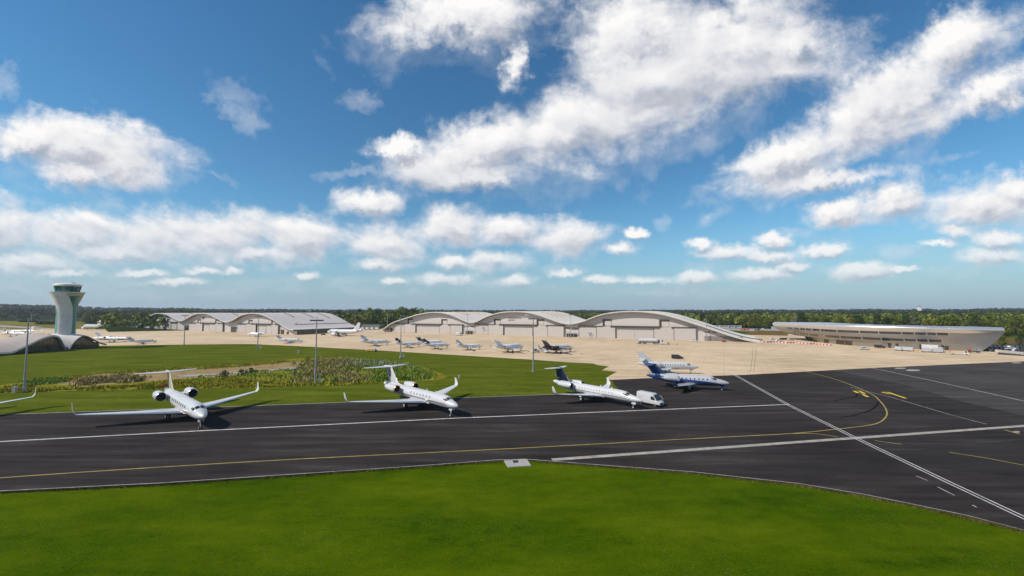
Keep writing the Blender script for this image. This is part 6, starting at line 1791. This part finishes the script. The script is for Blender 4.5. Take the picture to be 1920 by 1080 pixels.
# baggage trucks, box lorry and carts in front of the terminal
def box_cart(px, py, yaw, label, m=None, l=2.8, h=1.7):
    t = thing('baggage_cart', label, 'cart', ground_point(px, py), yaw, 'grey carts at the terminal')
    b = MB(); b.box((0, 0, 0.55 + h / 2), (l, 1.6, h)); b.build('box', m or M['silver_paint'], t)
    b = MB(); b.box((0, 0, 0.48), (l + 0.3, 1.5, 0.14)); b.build('deck', M['dark_paint'], t)
    b = MB(); b.tube([(l / 2, 0, 0.45), (l / 2 + 0.9, 0, 0.3)], 0.05, 5); b.build('tow_arm', M['dark_paint'], t)
    for x in (-l * .35, l * .35):
        for sd in (1, -1): wheel_at(t, x, sd * 0.65, 0.3, 0.18)


for px, py in ((1685, 657.5), (1696, 658), (1706, 658.8)): box_cart(px, py, -1.0, 'grey box cart, ' + {1685: 'nearest the black minivan', 1696: 'middle of three', 1706: 'beside the yellow hoop barrier'}[px] + ', at the terminal wall')
box_cart(1737, 660.5, -0.6, 'grey rounded cart behind the tail of the white box lorry', l=3.4); box_cart(1758, 661.5, -0.6, 'grey cart in front of the white box lorry', l=3.6)
t = thing('box_lorry', 'white box lorry parked along the terminal wall', 'lorry', ground_point(1748, 658.6), -1.05)
b = MB(); b.box((-0.6, 0, 2.2), (6.4, 2.3, 2.4)); b.build('cargo_box', W, t); b = MB(); b.prism([(2.7, 0.6), (4.3, 0.6), (4.3, 1.5), (3.9, 2.4), (2.7, 2.4)], -1.1, 1.1); b.build('cab', M['silver_paint'], t)
b = MB(); b.box((0.3, 0, 0.8), (7.6, 0.9, 0.3)); b.build('chassis', M['dark_paint'], t)
for x in (-2.6, 3.4):
    for sd in (1, -1): wheel_at(t, x, sd * 1.0, 0.46, 0.3)
t = thing('flatbed_truck', 'white flatbed truck with orange rear frame and yellow front before the terminal', 'truck', ground_point(1800, 665.5), -0.75)
b = MB(); b.box((-1.2, 0, 0.85), (4.2, 1.9, 0.25)); b.build('flatbed', W, t); b = MB(); b.prism([(1.2, 0.5), (2.9, 0.5), (2.9, 1.1), (2.4, 2.1), (1.2, 2.15)], -0.9, 0.9); cb = b.build('cab', W, t)
for sd in (1, -1):
    b = MB(); b.add([(1.5, sd * 0.915, 1.25), (2.5, sd * 0.915, 1.25), (2.25, sd * 0.915, 1.95), (1.5, sd * 0.915, 1.95)], [(0, 1, 2, 3)]); b.build('side_window', M['cockpit_glass'], cb, raw=True)
b = MB(); b.box((3.05, 0, 0.75), (0.25, 1.8, 0.7)); b.build('front_plate', M['yellow_paint'], t)
b = MB(); b.box((-3.2, 0, 1.3), (0.3, 1.8, 1.3)); b.build('rear_frame', M['orange_paint'], t)
for x in (-2.3, 2.1):
    for sd in (1, -1): wheel_at(t, x, sd * 0.8, 0.4)
t = thing('luggage_loader', 'dark low loader standing at the terminal end', 'loader', ground_point(1826, 661.6), -0.6)
b = MB(); b.box((0, 0, 0.75), (4.4, 1.6, 0.5)); b.build('deck', M['dark_paint'], t); b = MB(); b.box((-1.6, 0, 1.4), (0.9, 1.3, 0.9)); b.build('cab', M['red_paint'], t); b = MB(); b.box((1.6, 0, 1.5), (1.0, 1.4, 1.1)); b.build('lift_frame', M['steel'], t)
for x in (-1.4, 1.4):
    for sd in (1, -1): wheel_at(t, x, sd * 0.7, 0.34)
# yellow hoop barriers at the wall
for px, py in ((1643, 656), (1658, 656.3), (1714.5, 660.5)):
    t = thing('safety_barrier', 'yellow hoop barrier in front of the terminal wall', 'barrier', ground_point(px, py), -1.0, 'yellow barriers at the terminal')
    b = MB(); b.tube([(-0.9, 0, 0), (-0.9, 0, 1.0), (0.9, 0, 1.0), (0.9, 0, 0)], 0.09, 6); b.build('hoop', M['yellow_paint'], t); b = MB(); b.tube([(-0.9, 0, 0.5), (0.9, 0, 0.5)], 0.07, 6); b.build('rail', M['yellow_paint'], t)
# red and white kerb barriers along the road by the terminal
RB = [ground_point(1425 + (1562 - 1425) * i / 44, 641.8 + (648.2 - 641.8) * (i / 44) ** 1.6 + 0.5 * math.sin(i * 0.5)) for i in range(45)]
for i, (a, c) in enumerate(zip(RB, RB[1:])):
    d = c - a; b = MB(); L = min(d.length * 0.94, 2.4); b.prism([(-0.28, 0), (0.28, 0), (0.12, 0.75), (-0.12, 0.75)], -L / 2, L / 2)
    o = b.build('road_barrier', W if i % 2 else M['red_paint']); o.location = (a + c) / 2; o.rotation_euler = (0, 0, math.atan2(d.y, d.x) + math.pi / 2)
    tag(o, ('white' if i % 2 else 'red') + ' plastic road barrier in the line curving to the terminal', 'barrier', ('white' if i % 2 else 'red') + ' road barriers')
t = thing('road_works_sign', 'orange and white work frame beside the road barriers', 'sign', ground_point(1532, 648.6), 0.3)
b = MB(); b.tube([(-0.9, 0, 0), (0, 0, 1.9), (0.9, 0, 0)], 0.1, 6); b.build('frame', M['orange_paint'], t); b = MB(); b.box((0, 0, 0.9), (0.8, 0.1, 0.5)); b.build('panel', W, t)
# compound behind the hangar: earth bank, coaches, plant
bk = MB(); A1, B1 = ground_point(1405, 628), ground_point(1478, 629.5)
prof = []
for u in np.linspace(0, 1, 10):
    c = A1.lerp(B1, u); k = min(1, u * 4); prof.append([(c.x, c.y, 0), (c.x + 3, c.y + 8, 3.0 * k), (c.x + 10, c.y + 24, 3.0 * k), (c.x + 14, c.y + 34, 0)])
bk.loft(prof, closed=False, cap0=False, cap1=False); eb = bk.build('earth_bank', M['earth_bank'], raw=True); eb['kind'] = 'structure'
sheet('compound', GP([(1330, 613), (1500, 613.5), (1500, 621), (1400, 621), (1335, 617)]), 0.006, M['channel_concrete'])
def coach(px, py, yaw, label, l=11):
    t = thing('coach', label, 'coach', ground_point(px, py), yaw, 'white coaches behind the hangar')
    b = MB(); b.box((0, 0, 1.75), (l, 2.5, 2.7)); b.build('body', W, t)
    for sd in (1, -1):
        b = MB(); b.box((0, sd * 1.26, 2.2), (l * 0.88, 0.04, 0.9)); b.build('window_band', M['cockpit_glass'], t)
    for x in (-l * .3, l * .32):
        for sd in (1, -1): wheel_at(t, x, sd * 1.05, 0.48, 0.3)


for px in (1340, 1358, 1369, 1381): coach(px, 615, -0.35, 'white coach parked under the trees behind the hangar')
coach(1412, 614.5, -0.25, 'white coach standing apart beside the plant compound', 10)
for px, m, lab in ((1393, 'red_paint', 'red lorry cab'), (1401, 'red_paint', 'red tractor unit'), (1420, 'dark_paint', 'dark digger'), (1428, 'white_paint', 'white flat truck')):
    t = thing('site_truck', lab + ' in the compound behind the hangar', 'truck', ground_point(px, 619.5), -0.3)
    b = MB(); b.box((-0.5, 0, 1.0), (4.0, 2.0, 0.7)); b.build('body', M[m], t); b = MB(); b.prism([(0.6, 1.35), (1.9, 1.35), (1.7, 2.6), (0.6, 2.6)], -0.9, 0.9); b.build('cab', M[m], t)
    for x in (-1.6, 1.2):
        for sd in (1, -1): wheel_at(t, x, sd * 0.85, 0.5, 0.3)
for i, (px, py) in enumerate(((1437, 622), (1448, 622.2), (1455, 620))):
    t = thing('site_hut', ['small cream site hut on the bank', 'low white site hut on the bank', 'tall grey site hut by the terminal nose'][i], 'hut', ground_point(px, py) + Vector((0, 0, 0)), -0.2)
    h = (2.2, 1.8, 4.5)[i]; b = MB(); b.box((0, 0, h / 2), (4 + 2 * i, 2.5, h)); b.build('wall', (M['cream_paint'], W, M['silver_paint'])[i], t); b = MB(); b.box((0, 0, h + 0.08), (4.3 + 2 * i, 2.8, 0.16)); b.build('roof', M['grey_paint'], t)
# buildings beyond the white airliners
t = thing('service_building', 'flat grey building with white roof hut before dark woods', 'building', ground_point(233, 611), -0.4)
b = MB(); b.box((0, 0, 3.2), (20, 10, 6.4)); b.build('wall', M['silver_paint'], t); b = MB(); b.box((0, 0, 6.5), (20.6, 10.6, 0.25)); b.build('roof', M['grey_paint'], t); b = MB(); b.box((-4, 0, 7.4), (2.5, 2.5, 1.8)); b.build('roof_hut', W, t)
t = thing('perimeter_fence', 'grey wire fence along the concrete edge by the flat grey building', 'fence', ground_point(230, 614.5))
o_ = ground_point(230, 614.5); FP = [ground_point(204 + 6.8 * i, 615.7 - 0.03 * i) for i in range(9)]
M['mesh_fence'] = mat('mesh_fence', (0.17, 0.16, 0.16), 0.8, 0.2, 0.2, 2.0)
for a, c in zip(FP, FP[1:]):
    d = c - a; b = MB(); b.box((a + c) / 2 - o_ + Vector((0, 0, 1.2)), (d.length - 0.1, 0.05, 2.4), math.atan2(d.y, d.x)); b.build('fence_panel', M['mesh_fence'], t)
t = thing('low_store', 'low store with pale roof among cars between the hangar rows', 'building', ground_point(698, 615), -0.3)
b = MB(); b.box((0, 0, 1.8), (26, 8, 3.6)); b.build('wall', M['soffit'], t); b = MB(); b.box((0, 0, 3.75), (27, 9, 0.3)); b.build('roof', M['cream_paint'], t)
t = thing('low_store', 'white flat-roofed store under trees between the hangar rows', 'building', ground_point(655, 612.5), -0.3)
b = MB(); b.box((0, 0, 1.5), (20, 8, 3.0)); b.build('wall', M['cream_paint'], t); b = MB(); b.box((0, 0, 3.1), (21, 9, 0.2)); b.build('roof', W, t)
for i in range(5): van('white van parked between the hangar rows', ground_point(672 + 9 * i, 618.6), -0.4, W, group='white vans between the hangars')
for i in range(6): car('silver car parked along the glazed flank of the grey hangar', ground_point(556 + 9 * i, 626.3 - 0.35 * i), 0.5, M['silver_paint'] if i % 2 else M['dark_paint'], 'cars along the grey hangar flank') if i % 2 else car('dark car parked along the glazed flank of the grey hangar', ground_point(556 + 9 * i, 626.3 - 0.35 * i), 0.5, M['dark_paint'], 'dark cars along the grey hangar flank')

# ------------------------------------------------------------------ air
hz = MB(); hz.box((0, 2000, 50.5), (11200, 7200, 107))
ho_ = hz.build('haze', [])
ho_['kind'] = 'stuff'; ho_['label'] = 'thin summer haze over the airfield'; ho_['category'] = 'haze'
hm = bpy.data.materials.new('haze_air'); hm.use_nodes = True
hm.node_tree.nodes.clear()
pv = hm.node_tree.nodes.new('ShaderNodeVolumePrincipled'); pv.inputs['Color'].default_value = (0.80, 0.90, 1.0, 1); pv.inputs['Density'].default_value = 0.00008; pv.inputs['Anisotropy'].default_value = 0.2
mo = hm.node_tree.nodes.new('ShaderNodeOutputMaterial'); hm.node_tree.links.new(pv.outputs[0], mo.inputs['Volume'])
ho_.data.materials.append(hm)
